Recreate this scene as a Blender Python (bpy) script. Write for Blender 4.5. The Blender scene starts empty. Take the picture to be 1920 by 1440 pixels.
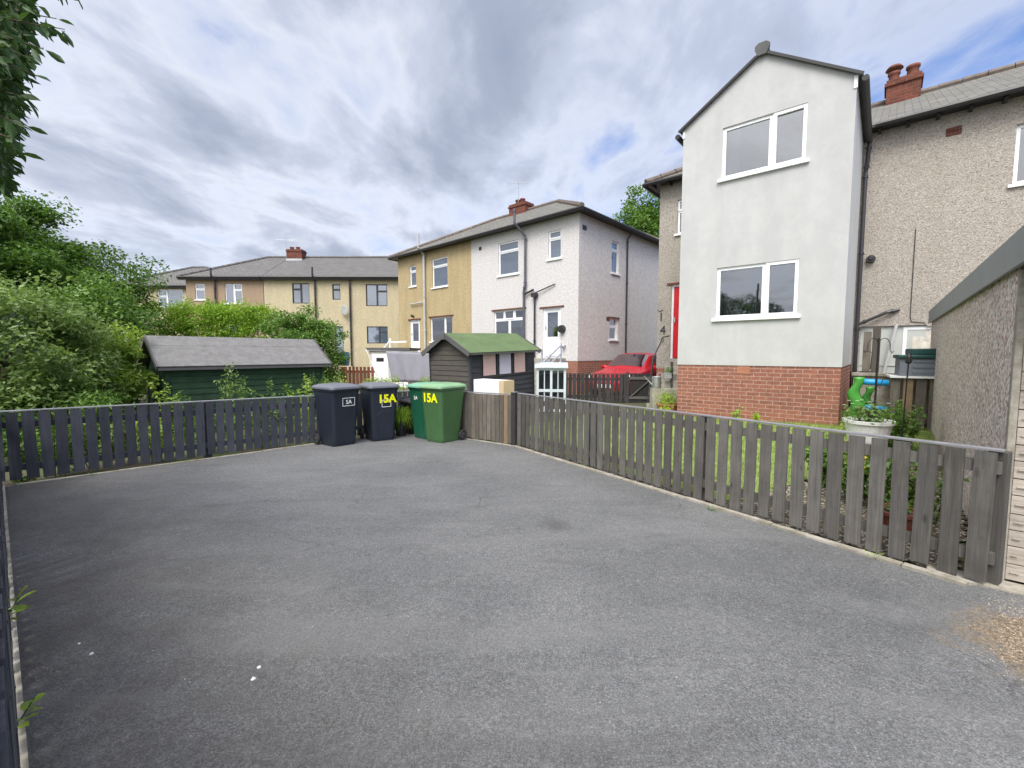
import bpy, bmesh, math, random
import numpy as np
from mathutils import Vector, Matrix
S = bpy.context.scene
COL = S.collection
R = math.radians
# ---------------------------------------------------------------- camera
F = 820.0; CX, CY = 960.0, 720.0; PITCH = math.atan(58/820); ZC = 1.42
cam = bpy.data.cameras.new("camera"); camo = bpy.data.objects.new("camera", cam); COL.objects.link(camo)
cam.sensor_width = 36; cam.lens = F/1920*36; cam.clip_start = .05; cam.clip_end = 600
camo.location = (0, 0, ZC); camo.rotation_euler = (math.pi/2-PITCH, 0, 0)
S.camera = camo
S.view_settings.view_transform = 'Standard'; S.view_settings.look = 'None'
S.view_settings.gamma = 1; S.view_settings.exposure = 0.55
# ---------------------------------------------------------------- sky
SUNDIR = Vector((-.22, -.66, .95)).normalized()
world = bpy.data.worlds.new("World"); S.world = world; world.use_nodes = True
def nd(nt, typ, ins=None, **kw):
    n = nt.nodes.new(typ)
    for k, v in kw.items(): setattr(n, k, v)
    if ins:
        for k, v in ins.items():
            s = n.inputs[k]
            if isinstance(v, bpy.types.NodeSocket): nt.links.new(v, s)
            else: s.default_value = v
    return n
def mth(nt, op, a, b=None, c=None, clamp=False):
    ins = {0: a}
    if b is not None: ins[1] = b
    if c is not None: ins[2] = c
    return nd(nt, 'ShaderNodeMath', ins, operation=op, use_clamp=clamp).outputs[0]
def mixc(nt, f, a, b, mode='MIX'):
    n = nd(nt, 'ShaderNodeMix', data_type='RGBA', blend_type=mode)
    for i, v in ((0, f), (6, a), (7, b)):
        if isinstance(v, bpy.types.NodeSocket): nt.links.new(v, n.inputs[i])
        else: n.inputs[i].default_value = v if i == 0 else (tuple(v)+(1,) if len(v) == 3 else v)
    return n.outputs[2]
def ramp(nt, f, pts):
    n = nd(nt, 'ShaderNodeValToRGB', {0: f}); e = n.color_ramp.elements
    while len(e) < len(pts): e.new(.5)
    for i, (p, c) in enumerate(pts):
        e[i].position = p; e[i].color = (c, c, c, 1) if isinstance(c, (int, float)) else tuple(c)+(1,)
    return n.outputs[0]
def noise(nt, vec, sc, det=4, rough=.55, dist=0):
    return nd(nt, 'ShaderNodeTexNoise', {'Vector': vec, 'Scale': sc, 'Detail': det, 'Roughness': rough, 'Distortion': dist}).outputs[0]
def build_world():
    nt = world.node_tree; nt.nodes.clear()
    sky = nd(nt, 'ShaderNodeTexSky', sky_type='NISHITA', sun_disc=False)
    sky.sun_elevation = math.asin(SUNDIR.z); sky.sun_rotation = math.atan2(SUNDIR.x, SUNDIR.y)
    sky.air_density = 1.0; sky.dust_density = 1.2; sky.ozone_density = 1.6
    g = nd(nt, 'ShaderNodeTexCoord').outputs['Generated']
    nrm = nd(nt, 'ShaderNodeVectorMath', {0: g}, operation='NORMALIZE').outputs[0]
    sep = nd(nt, 'ShaderNodeSeparateXYZ', {0: nrm})
    z = mth(nt, 'MAXIMUM', sep.outputs[2], 0.0)
    zz = mth(nt, 'ADD', z, .16)
    px = mth(nt, 'DIVIDE', sep.outputs[0], zz); py = mth(nt, 'DIVIDE', sep.outputs[1], zz)
    v = nd(nt, 'ShaderNodeCombineXYZ', {0: px, 1: py, 2: 3.7}).outputs[0]
    # stretch the cloud field a little along one wind direction
    mp = nd(nt, 'ShaderNodeMapping', {'Vector': v, 'Rotation': (0, 0, R(-28)), 'Scale': (1.25, .8, 1), 'Location': (2.1, 5.2, 0)}).outputs[0]
    n1 = noise(nt, mp, .75, 10, .52, .3)
    n2 = noise(nt, mp, 2.2, 9, .56, .3)
    n3 = noise(nt, mp, .5, 2, .5, 0)
    side = nd(nt, 'ShaderNodeMapRange', {'Value': px, 'From Min': -.5, 'From Max': 1.4, 'To Min': .09, 'To Max': -.06}).outputs[0]
    dens = mth(nt, 'ADD', mth(nt, 'ADD', mth(nt, 'MULTIPLY', n1, .6), mth(nt, 'MULTIPLY', n2, .4)), side)
    cover = ramp(nt, dens, [(.41, 0), (.51, .72), (.60, 1)])
    thick = mth(nt, 'ADD', mth(nt, 'MULTIPLY', n1, .50), mth(nt, 'ADD', mth(nt, 'MULTIPLY', n2, .42), mth(nt, 'ADD', mth(nt, 'MULTIPLY', n3, .08), mth(nt, 'MULTIPLY', side, .55))))
    K = 10.0
    cc = ramp(nt, thick, [(.39, (.40, .45, .59)), (.455, (.55, .58, .66)), (.515, (.60, .625, .68)), (.555, (.42, .46, .555)), (.615, (.29, .33, .425)), (.72, (.235, .275, .37))])
    cc = nd(nt, 'ShaderNodeVectorMath', {0: cc, 3: K}, operation='SCALE').outputs[0]
    skc = nd(nt, 'ShaderNodeVectorMath', {0: sky.outputs[0], 1: (1.05, 1.2, 1.55)}, operation='MULTIPLY').outputs[0]
    base = mixc(nt, cover, skc, cc)
    haze = ramp(nt, z, [(0, .7), (.10, .3), (.3, 0)])
    base = mixc(nt, haze, base, (.44*K, .49*K, .60*K))
    # extra glow added round the hidden sun, outside the view, to brighten the scene
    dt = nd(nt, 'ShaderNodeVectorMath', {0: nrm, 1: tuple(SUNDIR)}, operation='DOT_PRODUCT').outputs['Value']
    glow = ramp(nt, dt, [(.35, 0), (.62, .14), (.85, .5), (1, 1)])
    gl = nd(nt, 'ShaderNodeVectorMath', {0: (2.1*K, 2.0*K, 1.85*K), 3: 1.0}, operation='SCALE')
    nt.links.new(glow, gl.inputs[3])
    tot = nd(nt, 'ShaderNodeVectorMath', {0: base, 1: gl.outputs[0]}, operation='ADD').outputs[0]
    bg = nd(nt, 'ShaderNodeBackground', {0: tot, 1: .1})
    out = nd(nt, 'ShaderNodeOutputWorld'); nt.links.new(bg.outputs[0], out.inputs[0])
build_world()
sun = bpy.data.lights.new("sun", 'SUN'); sun.energy = 2.3; sun.angle = R(30); sun.color = (1, .965, .9)
suno = bpy.data.objects.new("sun", sun); COL.objects.link(suno); suno.location = (0, 0, 30)
suno.rotation_euler = SUNDIR.to_track_quat('Z', 'Y').to_euler()
# ---------------------------------------------------------------- geometry helpers
def ray(px, py):
    u = (px-CX)/F; v = (CY-py)/F; c, s = math.cos(PITCH), math.sin(PITCH)
    return Vector((u, c+v*s, v*c-s))
def P(px, py, D):
    d = ray(px, py); return Vector((0, 0, ZC))+d*(D/d.y)
SL = -.0305
def G(px, py):                      # pixel -> driveway plane
    d = ray(px, py); t = -ZC/(d.z-SL*d.y); return Vector((0, 0, ZC))+d*t
A = Vector((-.764, .646, 0)).normalized(); B = Vector((A.y, -A.x, 0)); ANG = math.atan2(-A.y, -A.x)
def ab(a, b): return A*a+B*b
def thing(name, label, cat, loc, rz=0, group=None):
    o = bpy.data.objects.new(name, None); COL.objects.link(o); o.empty_display_size = .2
    o.location = loc; o.rotation_euler = (0, 0, rz); tag(o, label, cat, group); return o
def tag(o, label, cat, group=None, kind=None):
    o['label'] = label; o['category'] = cat
    if group: o['group'] = group
    if kind: o['kind'] = kind
    return o
def struct(o, label=None, kind='structure', cat=None):
    o['kind'] = kind
    if label: o['label'] = label
    if cat: o['category'] = cat
    return o
class MB:
    def __init__(s): s.v = []; s.f = []; s.m = Matrix.Identity(4); s.smooth = False
    def add(s, vs, fs):
        n = len(s.v); s.v += [tuple(s.m @ Vector(p)) for p in vs]; s.f += [tuple(i+n for i in f) for f in fs]; return s
    def box(s, x0, y0, z0, x1, y1, z1):
        vs = [(x, y, z) for z in (z0, z1) for y in (y0, y1) for x in (x0, x1)]
        return s.add(vs, [(0, 2, 3, 1), (4, 5, 7, 6), (0, 1, 5, 4), (2, 6, 7, 3), (0, 4, 6, 2), (1, 3, 7, 5)])
    def bar(s, p, q, w, h=None, up=(0, 0, 1)):
        p = Vector(p); q = Vector(q); h = h or w; d = (q-p).normalized(); up = Vector(up)
        if abs(d.dot(up)) > .98: up = Vector((0, 1, 0))
        x = d.cross(up).normalized()*w/2; y = x.cross(d).normalized()*h/2
        vs = [c+a*x+b*y for c in (p, q) for a, b in ((-1, -1), (1, -1), (1, 1), (-1, 1))]
        return s.add(vs, [(3, 2, 1, 0), (4, 5, 6, 7)]+[(i, (i+1) % 4, (i+1) % 4+4, i+4) for i in range(4)])
    def prism(s, poly, h, z=0):     # poly list of (x,y), extruded up
        n = len(poly); vs = [(x, y, z) for x, y in poly]+[(x, y, z+h) for x, y in poly]
        return s.add(vs, [tuple(range(n-1, -1, -1)), tuple(range(n, 2*n))]+[(i, (i+1) % n, (i+1) % n+n, i+n) for i in range(n)])
    def slab(s, pts, t):            # 3d polygon with thickness t downwards along normal
        pts = [Vector(p) for p in pts]; n = (pts[1]-pts[0]).cross(pts[2]-pts[0]).normalized()
        if n.z < 0: n = -n
        k = len(pts); vs = pts+[p-n*t for p in pts]
        return s.add(vs, [tuple(range(k)), tuple(range(2*k-1, k-1, -1))]+[(i, i+k, (i+1) % k+k, (i+1) % k) for i in range(k)])
    def tube(s, pts, rad, seg=8, cap=True):
        pts = [Vector(p) for p in pts]; rs = rad if isinstance(rad, (list, tuple)) else [rad]*len(pts)
        vs = []; x = None
        for i, p in enumerate(pts):
            d = (pts[min(i+1, len(pts)-1)]-pts[max(i-1, 0)]).normalized()
            if x is None:
                x = d.cross(Vector((0, 0, 1)) if abs(d.z) < .9 else Vector((1, 0, 0))).normalized()
            else: x = (x-d*x.dot(d)).normalized()
            y = d.cross(x)
            vs += [p+(x*math.cos(a)+y*math.sin(a))*rs[i] for a in [2*math.pi*k/seg for k in range(seg)]]
        fs = [(i*seg+k, i*seg+(k+1) % seg, (i+1)*seg+(k+1) % seg, (i+1)*seg+k) for i in range(len(pts)-1) for k in range(seg)]
        if cap: fs += [tuple(range(seg-1, -1, -1)), tuple(range((len(pts)-1)*seg, len(pts)*seg))]
        return s.add(vs, fs)
    def lathe(s, prof, seg=20, c=(0, 0, 0)):
        vs = [(c[0]+r*math.cos(2*math.pi*k/seg), c[1]+r*math.sin(2*math.pi*k/seg), c[2]+z) for r, z in prof for k in range(seg)]
        fs = [(i*seg+k, i*seg+(k+1) % seg, (i+1)*seg+(k+1) % seg, (i+1)*seg+k) for i in range(len(prof)-1) for k in range(seg)]
        fs += [tuple(range(seg-1, -1, -1)), tuple(range((len(prof)-1)*seg, len(prof)*seg))]
        return s.add(vs, fs)
    def loft(s, rings, cap=True):
        k = len(rings[0]); vs = [p for r in rings for p in r]
        fs = [(i*k+j, i*k+(j+1) % k, (i+1)*k+(j+1) % k, (i+1)*k+j) for i in range(len(rings)-1) for j in range(k)]
        if cap: fs += [tuple(range(k-1, -1, -1)), tuple(range((len(rings)-1)*k, len(rings)*k))]
        return s.add(vs, fs)
    def wall(s, x0, x1, z0, z1, y=0, t=.15, holes=(), rev=None):
        """vertical wall facing -y with rectangular holes (xa,za,xb,zb); reveals go back t"""
        xs = sorted(set([x0, x1]+[h[i] for h in holes for i in (0, 2)])); zs = sorted(set([z0, z1]+[h[i] for h in holes for i in (1, 3)]))
        xs = [x for x in xs if x0 <= x <= x1]; zs = [z for z in zs if z0 <= z <= z1]
        def solid(i, j):
            if i < 0 or j < 0 or i >= len(xs)-1 or j >= len(zs)-1: return False
            cx = (xs[i]+xs[i+1])/2; cz = (zs[j]+zs[j+1])/2
            return not any(h[0] < cx < h[2] and h[1] < cz < h[3] for h in holes)
        for i in range(len(xs)-1):
            for j in range(len(zs)-1):
                if not solid(i, j): continue
                a, b, c, d = xs[i], xs[i+1], zs[j], zs[j+1]
                s.add([(a, y, c), (b, y, c), (b, y, d), (a, y, d)], [(0, 1, 2, 3)])
                s.add([(a, y+t, c), (b, y+t, c), (b, y+t, d), (a, y+t, d)], [(3, 2, 1, 0)])
                if not solid(i-1, j): s.add([(a, y, c), (a, y, d), (a, y+t, d), (a, y+t, c)], [(0, 1, 2, 3)])
                if not solid(i+1, j): s.add([(b, y, c), (b, y+t, c), (b, y+t, d), (b, y, d)], [(0, 1, 2, 3)])
                if not solid(i, j-1): s.add([(a, y, c), (a, y+t, c), (b, y+t, c), (b, y, c)], [(0, 1, 2, 3)])
                if not solid(i, j+1): s.add([(a, y, d), (b, y, d), (b, y+t, d), (a, y+t, d)], [(0, 1, 2, 3)])
        return s
    def build(s, name, mat, parent=None, smooth=False, bevel=0, fix=False, loc=None):
        me = bpy.data.meshes.new(name); me.from_pydata(s.v, [], s.f); me.update()
        if fix:
            bm = bmesh.new(); bm.from_mesh(me); bmesh.ops.remove_doubles(bm, verts=bm.verts, dist=1e-4)
            bmesh.ops.recalc_face_normals(bm, faces=bm.faces); bm.to_mesh(me); bm.free()
        uv_metric(me)
        o = bpy.data.objects.new(name, me); COL.objects.link(o)
        for m in (mat if isinstance(mat, (list, tuple)) else [mat]): me.materials.append(m)
        if parent: o.parent = parent
        if loc is not None: o.location = loc
        if smooth: me.polygons.foreach_set('use_smooth', [True]*len(me.polygons))
        if bevel:
            b = o.modifiers.new('bevel', 'BEVEL'); b.width = bevel; b.segments = 2; b.limit_method = 'ANGLE'; b.angle_limit = R(40)
        return o
def uv_metric(me):
    n = len(me.polygons)
    if n == 0: return
    uvl = me.uv_layers.new(name='UVMap')
    co = np.empty(len(me.vertices)*3); me.vertices.foreach_get('co', co); co = co.reshape(-1, 3)
    lv = np.empty(len(me.loops), int); me.loops.foreach_get('vertex_index', lv)
    nr = np.empty(n*3); me.polygons.foreach_get('normal', nr); nr = nr.reshape(-1, 3)
    tot = np.empty(n, int); me.polygons.foreach_get('loop_total', tot)
    N = np.repeat(nr, tot, axis=0); Pn = co[lv]
    U = np.stack([-N[:, 1], N[:, 0], np.zeros(len(N))], 1); L = np.linalg.norm(U, axis=1); flat = L < .15
    U[~flat] /= L[~flat][:, None]; U[flat] = (1, 0, 0)
    V = np.cross(N, U); V[flat] = (0, 1, 0)
    uv = np.stack([(Pn*U).sum(1), (Pn*V).sum(1)], 1)
    uvl.data.foreach_set('uv', uv.astype(np.float32).ravel())
def face(ox, oy, rz, oz=0): return Matrix.Translation((ox, oy, oz)) @ Matrix.Rotation(rz, 4, 'Z')
class Frame:      # a building's own frame: x along the front (to the right), y inward, z up
    def __init__(s, o, rz): s.o = Vector(o); s.rz = rz; s.M = Matrix.Translation(s.o) @ Matrix.Rotation(rz, 4, 'Z'); s.I = s.M.inverted()
    def hit(s, px, py, M=None):     # where the sight line meets the wall plane y=0 of a face matrix
        I = s.I if M is None else (s.M @ M).inverted()
        o = I @ Vector((0, 0, ZC)); d = (I.to_3x3() @ ray(px, py)); t = -o.y/d.y; q = o+d*t
        return q.x, q.z
    def rect(s, x0, y0, x1, y1, M=None):
        a = s.hit(x0, y0, M); b = s.hit(x1, y0, M); c = s.hit(x0, y1, M); d = s.hit(x1, y1, M)
        return ((a[0]+c[0])/2, (c[1]+d[1])/2, (b[0]+d[0])/2, (a[1]+b[1])/2)
# ---------------------------------------------------------------- materials
MATS = {}
def material(name):
    m = bpy.data.materials.new(name); m.use_nodes = True; nt = m.node_tree; nt.nodes.clear()
    out = nd(nt, 'ShaderNodeOutputMaterial'); b = nd(nt, 'ShaderNodeBsdfPrincipled'); nt.links.new(b.outputs[0], out.inputs[0])
    MATS[name] = m; return m, nt, b, out
def objc(nt): return nd(nt, 'ShaderNodeTexCoord').outputs['Object']
def uvc(nt): return nd(nt, 'ShaderNodeTexCoord').outputs['UV']
def bump(nt, b, h, strength=.3, dist=.01):
    n = nd(nt, 'ShaderNodeBump', {'Height': h, 'Strength': strength, 'Distance': dist}); nt.links.new(n.outputs[0], b.inputs['Normal'])
def plain(name, col, rough=.6, metal=0, var=.12, sc=3, bmp=0, bsc=60, spec=.5, fine=0):
    m, nt, b, out = material(name); o = objc(nt)
    n = noise(nt, o, sc, 5, .6); f = ramp(nt, n, [(.3, 1-var), (.7, 1+var)])
    f = nd(nt, 'ShaderNodeVectorMath', {0: f, 1: tuple(col)}, operation='MULTIPLY').outputs[0]
    if fine:
        n2 = noise(nt, o, 90, 3, .6); g = ramp(nt, n2, [(.3, 1-fine), (.7, 1+fine)])
        f = nd(nt, 'ShaderNodeVectorMath', {0: f, 1: g}, operation='MULTIPLY').outputs[0]
    nt.links.new(f, b.inputs['Base Color']); b.inputs['Roughness'].default_value = rough; b.inputs['Metallic'].default_value = metal
    b.inputs['Specular IOR Level'].default_value = spec
    if bmp: bump(nt, b, noise(nt, o, bsc, 4, .6), bmp, .01)
    return m
def render_wall(name, c1, c2, stain, bsc=55, bst=.5, big=.5, mott=25, dist=.012):
    m, nt, b, out = material(name); o = objc(nt)
    n = noise(nt, o, mott, 6, .75); c = mixc(nt, ramp(nt, n, [(.36, 0), (.64, 1)]), c1, c2)
    st = nd(nt, 'ShaderNodeMapping', {'Vector': o, 'Scale': (1.6, 1.6, .35)}).outputs[0]
    s = ramp(nt, noise(nt, st, 1.6, 6, .65), [(.42, 0), (.72, 1)])
    c = mixc(nt, mth(nt, 'MULTIPLY', s, big), c, stain)
    nt.links.new(c, b.inputs['Base Color']); b.inputs['Roughness'].default_value = .92; b.inputs['Specular IOR Level'].default_value = .2
    bump(nt, b, noise(nt, o, bsc, 5, .7), bst, dist); return m
def pebble(name, cols, scale, stain, big=.3, mort=(.3, .28, .25), bs=.7):
    m, nt, b, out = material(name); o = objc(nt)
    vn = nd(nt, 'ShaderNodeTexVoronoi', {'Vector': o, 'Scale': scale, 'Randomness': 1}, feature='F1')
    w = nd(nt, 'ShaderNodeSeparateColor', {0: vn.outputs['Color']}).outputs[0]
    k = len(cols); c = ramp(nt, w, [((i+.0)/k, cols[i]) for i in range(k)])
    c.node.color_ramp.interpolation = 'CONSTANT'
    edge = ramp(nt, vn.outputs['Distance'], [(.35, 0), (.62, 1)])
    c = mixc(nt, edge, c, mort)
    s = ramp(nt, noise(nt, o, 1.1, 6, .65), [(.42, 0), (.72, 1)])
    c = mixc(nt, mth(nt, 'MULTIPLY', s, big), c, stain)
    nt.links.new(c, b.inputs['Base Color']); b.inputs['Roughness'].default_value = .85; b.inputs['Specular IOR Level'].default_value = .25
    bump(nt, b, mth(nt, 'SUBTRACT', 1, vn.outputs['Distance']), bs, .008); return m
def brick(name, c1, c2, mortar, bw=.225, rh=.075, ms=.010):
    m, nt, b, out = material(name); u = uvc(nt)
    bt = nd(nt, 'ShaderNodeTexBrick', {'Vector': u, 'Color1': c1+(1,), 'Color2': c2+(1,), 'Mortar': mortar+(1,), 'Scale': 1, 'Mortar Size': ms/2+.001, 'Mortar Smooth': .15, 'Bias': -.1, 'Brick Width': bw, 'Row Height': rh})
    n = noise(nt, u, 14, 6, .7); f = ramp(nt, n, [(.3, .72), (.7, 1.25)])
    c = mixc(nt, 1.0, bt.outputs[0], f, 'MULTIPLY')
    nt.links.new(c, b.inputs['Base Color']); b.inputs['Roughness'].default_value = .9; b.inputs['Specular IOR Level'].default_value = .2
    h = mth(nt, 'ADD', mth(nt, 'MULTIPLY', bt.outputs[1], -1), mth(nt, 'MULTIPLY', noise(nt, u, 120, 4), .3)); bump(nt, b, h, .6, .006); return m
def slate(name, c1, c2, moss, bw=.3, rh=.2, mossk=.6):
    m, nt, b, out = material(name); u = uvc(nt)
    bt = nd(nt, 'ShaderNodeTexBrick', {'Vector': u, 'Color1': c1+(1,), 'Color2': c2+(1,), 'Mortar': tuple(x*.35 for x in c1)+(1,), 'Scale': 1, 'Mortar Size': .007, 'Mortar Smooth': .3, 'Brick Width': bw, 'Row Height': rh})
    sepv = nd(nt, 'ShaderNodeSeparateXYZ', {0: u}); row = mth(nt, 'FRACT', mth(nt, 'DIVIDE', sepv.outputs[1], rh))
    n = noise(nt, u, 2.2, 7, .7); c = mixc(nt, mth(nt, 'MULTIPLY', ramp(nt, n, [(.45, 0), (.7, 1)]), mossk), bt.outputs[0], moss)
    c = mixc(nt, 1.0, c, ramp(nt, noise(nt, u, 30, 4, .7), [(.3, .78), (.7, 1.2)]), 'MULTIPLY')
    nt.links.new(c, b.inputs['Base Color']); b.inputs['Roughness'].default_value = .8; b.inputs['Specular IOR Level'].default_value = .3
    h = mth(nt, 'ADD', mth(nt, 'MULTIPLY', row, -.6), mth(nt, 'MULTIPLY', bt.outputs[1], -.6)); bump(nt, b, h, .9, .02); return m
def timber(name, c1, c2, along='v', rough=.85, streak=.8, knot=True, dark=None, peel=0, peelc=(.3, .28, .25)):
    m, nt, b, out = material(name); oi = nd(nt, 'ShaderNodeObjectInfo').outputs['Random']
    u = uvc(nt); sc = (60, 2.2, 1) if along == 'v' else (2.2, 60, 1)
    off = nd(nt, 'ShaderNodeCombineXYZ', {0: mth(nt, 'MULTIPLY', oi, 37), 1: mth(nt, 'MULTIPLY', oi, 91), 2: 0}).outputs[0]
    uu = nd(nt, 'ShaderNodeVectorMath', {0: u, 1: off}, operation='ADD').outputs[0]
    mp = nd(nt, 'ShaderNodeMapping', {'Vector': uu, 'Scale': sc}).outputs[0]
    n = noise(nt, mp, 1, 6, .65, .6); c = mixc(nt, ramp(nt, n, [(.32, 0), (.68, 1)]), c1, c2)
    br = ramp(nt, oi, [(0, .68), (1, 1.28)]); c = mixc(nt, 1.0, c, br, 'MULTIPLY')
    n2 = noise(nt, uu, 3.5, 5, .65); c = mixc(nt, mth(nt, 'MULTIPLY', ramp(nt, n2, [(.4, 0), (.7, 1)]), .5), c, dark or tuple(x*.55 for x in c1))
    if knot:
        kv = nd(nt, 'ShaderNodeMapping', {'Vector': uu, 'Scale': (6, 2.6, 1) if along == 'v' else (2.6, 6, 1)}).outputs[0]
        vv = nd(nt, 'ShaderNodeTexVoronoi', {'Vector': kv, 'Scale': 1}).outputs['Distance']
        c = mixc(nt, mth(nt, 'MULTIPLY', ramp(nt, vv, [(.03, 1), (.12, 0)]), .75), c, tuple(x*.35 for x in c1))
    if peel:
        n3 = noise(nt, mp, .7, 5, .7); c = mixc(nt, mth(nt, 'MULTIPLY', ramp(nt, n3, [(.55, 0), (.66, 1)]), peel), c, peelc)
    nt.links.new(c, b.inputs['Base Color']); b.inputs['Roughness'].default_value = rough; b.inputs['Specular IOR Level'].default_value = .25
    bump(nt, b, n, .35, .004); return m
def leafmat(name, c1, c2, trans=.35, rough=.5):
    m, nt, b, out = material(name)
    at = nd(nt, 'ShaderNodeAttribute', attribute_name='leaf_tint').outputs['Fac']
    o = objc(nt); big = noise(nt, o, .9, 3, .5)
    f = mth(nt, 'ADD', mth(nt, 'MULTIPLY', at, .7), mth(nt, 'MULTIPLY', ramp(nt, big, [(.35, 0), (.65, 1)]), .3))
    c = mixc(nt, f, c1, c2)
    nt.links.new(c, b.inputs['Base Color']); b.inputs['Roughness'].default_value = rough; b.inputs['Specular IOR Level'].default_value = .35
    tr = nd(nt, 'ShaderNodeBsdfTranslucent'); tc = mixc(nt, .5, c, (c2[0]*1.3, c2[1]*1.35, c2[2]*.5)); nt.links.new(tc, tr.inputs[0])
    mx = nd(nt, 'ShaderNodeMixShader', {0: trans, 1: b.outputs[0], 2: tr.outputs[0]}); nt.links.new(mx.outputs[0], out.inputs[0]); return m
def glassmat(name, tint=(.75, .8, .85), trans=.45, dark=(.02, .025, .03)):
    m, nt, b, out = material(name)
    gl = nd(nt, 'ShaderNodeBsdfGlossy', {0: (1, 1, 1, 1), 'Roughness': .015})
    tr = nd(nt, 'ShaderNodeBsdfTransparent', {0: tint+(1,)}); df = nd(nt, 'ShaderNodeBsdfDiffuse', {0: dark+(1,)})
    m1 = nd(nt, 'ShaderNodeMixShader', {0: trans, 1: df.outputs[0], 2: tr.outputs[0]})
    fr = nd(nt, 'ShaderNodeFresnel', {0: 1.5}).outputs[0]; k = mth(nt, 'ADD', mth(nt, 'MULTIPLY', fr, 1.6), .15, clamp=True)
    h = noise(nt, objc(nt), 1.3, 2, .5); bp = nd(nt, 'ShaderNodeBump', {'Height': h, 'Strength': .05, 'Distance': .05}); nt.links.new(bp.outputs[0], gl.inputs['Normal'])
    m2 = nd(nt, 'ShaderNodeMixShader', {0: k, 1: m1.outputs[0], 2: gl.outputs[0]}); nt.links.new(m2.outputs[0], out.inputs[0]); return m
def asphalt():
    m, nt, b, out = material('asphalt'); o = objc(nt); g1 = noise(nt, o, 75, 3, .75); g2 = noise(nt, o, 22, 4, .7)
    big = noise(nt, o, .55, 6, .6); mid = noise(nt, o, 3.2, 6, .65); fine = noise(nt, o, 170, 3, .7)
    c = mixc(nt, ramp(nt, big, [(.33, 0), (.66, 1)]), (.113, .115, .116), (.175, .176, .176))
    c = mixc(nt, mth(nt, 'MULTIPLY', ramp(nt, mid, [(.4, 0), (.75, 1)]), .35), c, (.20, .20, .20))
    c = mixc(nt, 1.0, c, ramp(nt, fine, [(.30, .45), (.5, .95), (.72, 1.75)]), 'MULTIPLY'); c = mixc(nt, 1.0, c, ramp(nt, g1, [(.32, .66), (.5, .98), (.68, 1.42)]), 'MULTIPLY'); c = mixc(nt, 1.0, c, ramp(nt, g2, [(.3, .85), (.7, 1.16)]), 'MULTIPLY')
    vo = nd(nt, 'ShaderNodeTexVoronoi', {'Vector': o, 'Scale': 115}); sp = nd(nt, 'ShaderNodeSeparateColor', {0: vo.outputs['Color']})
    light = mth(nt, 'MULTIPLY', mth(nt, 'GREATER_THAN', sp.outputs[0], .93), mth(nt, 'LESS_THAN', vo.outputs['Distance'], .33))
    c = mixc(nt, mth(nt, 'MULTIPLY', light, .6), c, (.36, .35, .33))
    wv = nd(nt, 'ShaderNodeMapping', {'Vector': o, 'Rotation': (0, 0, R(-30)), 'Scale': (.5, 1.7, 1)}).outputs[0]
    c = mixc(nt, mth(nt, 'MULTIPLY', ramp(nt, noise(nt, wv, .9, 7, .62, .8), [(.5, 0), (.68, 1)]), .32), c, (.25, .25, .245))
    dk = ramp(nt, noise(nt, wv, 1.6, 6, .6, .5), [(.28, 1), (.42, 0)]); c = mixc(nt, mth(nt, 'MULTIPLY', dk, .35), c, (.07, .068, .066))
    cr = nd(nt, 'ShaderNodeTexVoronoi', {'Vector': nd(nt, 'ShaderNodeVectorMath', {0: o, 1: nd(nt, 'ShaderNodeVectorMath', {0: nd(nt, 'ShaderNodeTexNoise', {'Vector': o, 'Scale': 3.0, 'Detail': 6}).outputs['Color'], 3: .35}, operation='SCALE').outputs[0]}, operation='ADD').outputs[0], 'Scale': .42}, feature='DISTANCE_TO_EDGE').outputs['Distance']
    ck = mth(nt, 'MULTIPLY', ramp(nt, cr, [(.0012, 1), (.0035, 0)]), ramp(nt, noise(nt, o, .8, 3, .5), [(.5, 0), (.6, 1)])); c = mixc(nt, mth(nt, 'MULTIPLY', ck, .5), c, (.03, .03, .03))
    # brownish dust towards the left edge and along the fences, in broken patches
    sx = nd(nt, 'ShaderNodeSeparateXYZ', {0: o})
    lb = mth(nt, 'ADD', mth(nt, 'MULTIPLY', sx.outputs[0], B.x), mth(nt, 'MULTIPLY', sx.outputs[1], B.y))
    dirt = mth(nt, 'MULTIPLY', ramp(nt, mth(nt, 'MULTIPLY', lb, .25), [(0, 1), (.42, 0)]), ramp(nt, noise(nt, o, 1.7, 6, .7), [(.35, .25), (.65, 1)]))
    c = mixc(nt, mth(nt, 'MULTIPLY', dirt, .7), c, (.078, .066, .058))
    # washed out soil and dead grass by the garage corner and along the long fence
    e = G(2010, 1235); de = nd(nt, 'ShaderNodeVectorMath', {0: o, 1: tuple(e)}, operation='DISTANCE').outputs['Value']
    n5 = noise(nt, o, 5, 6, .7); dm = ramp(nt, mth(nt, 'ADD', de, mth(nt, 'MULTIPLY', n5, .9)), [(.72, 1), (.95, 0)])
    dc = mixc(nt, ramp(nt, noise(nt, o, 60, 4, .75), [(.4, 0), (.6, 1)]), (.085, .06, .038), (.36, .27, .17))
    c = mixc(nt, mth(nt, 'MULTIPLY', dm, .85), c, dc)
    # one oily mark on the tarmac
    cen = G(1040, 985); dv = nd(nt, 'ShaderNodeVectorMath', {0: o, 1: tuple(cen)}, operation='DISTANCE').outputs['Value']
    oil = ramp(nt, mth(nt, 'ADD', dv, mth(nt, 'MULTIPLY', mid, .3)), [(.18, 1), (.32, 0)])
    c = mixc(nt, mth(nt, 'MULTIPLY', oil, .45), c, (.045, .043, .042))
    nt.links.new(c, b.inputs['Base Color']); b.inputs['Roughness'].default_value = .82; b.inputs['Specular IOR Level'].default_value = .35
    bump(nt, b, mth(nt, 'ADD', fine, g1), .9, .008); return m
M_asph = asphalt()
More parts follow.
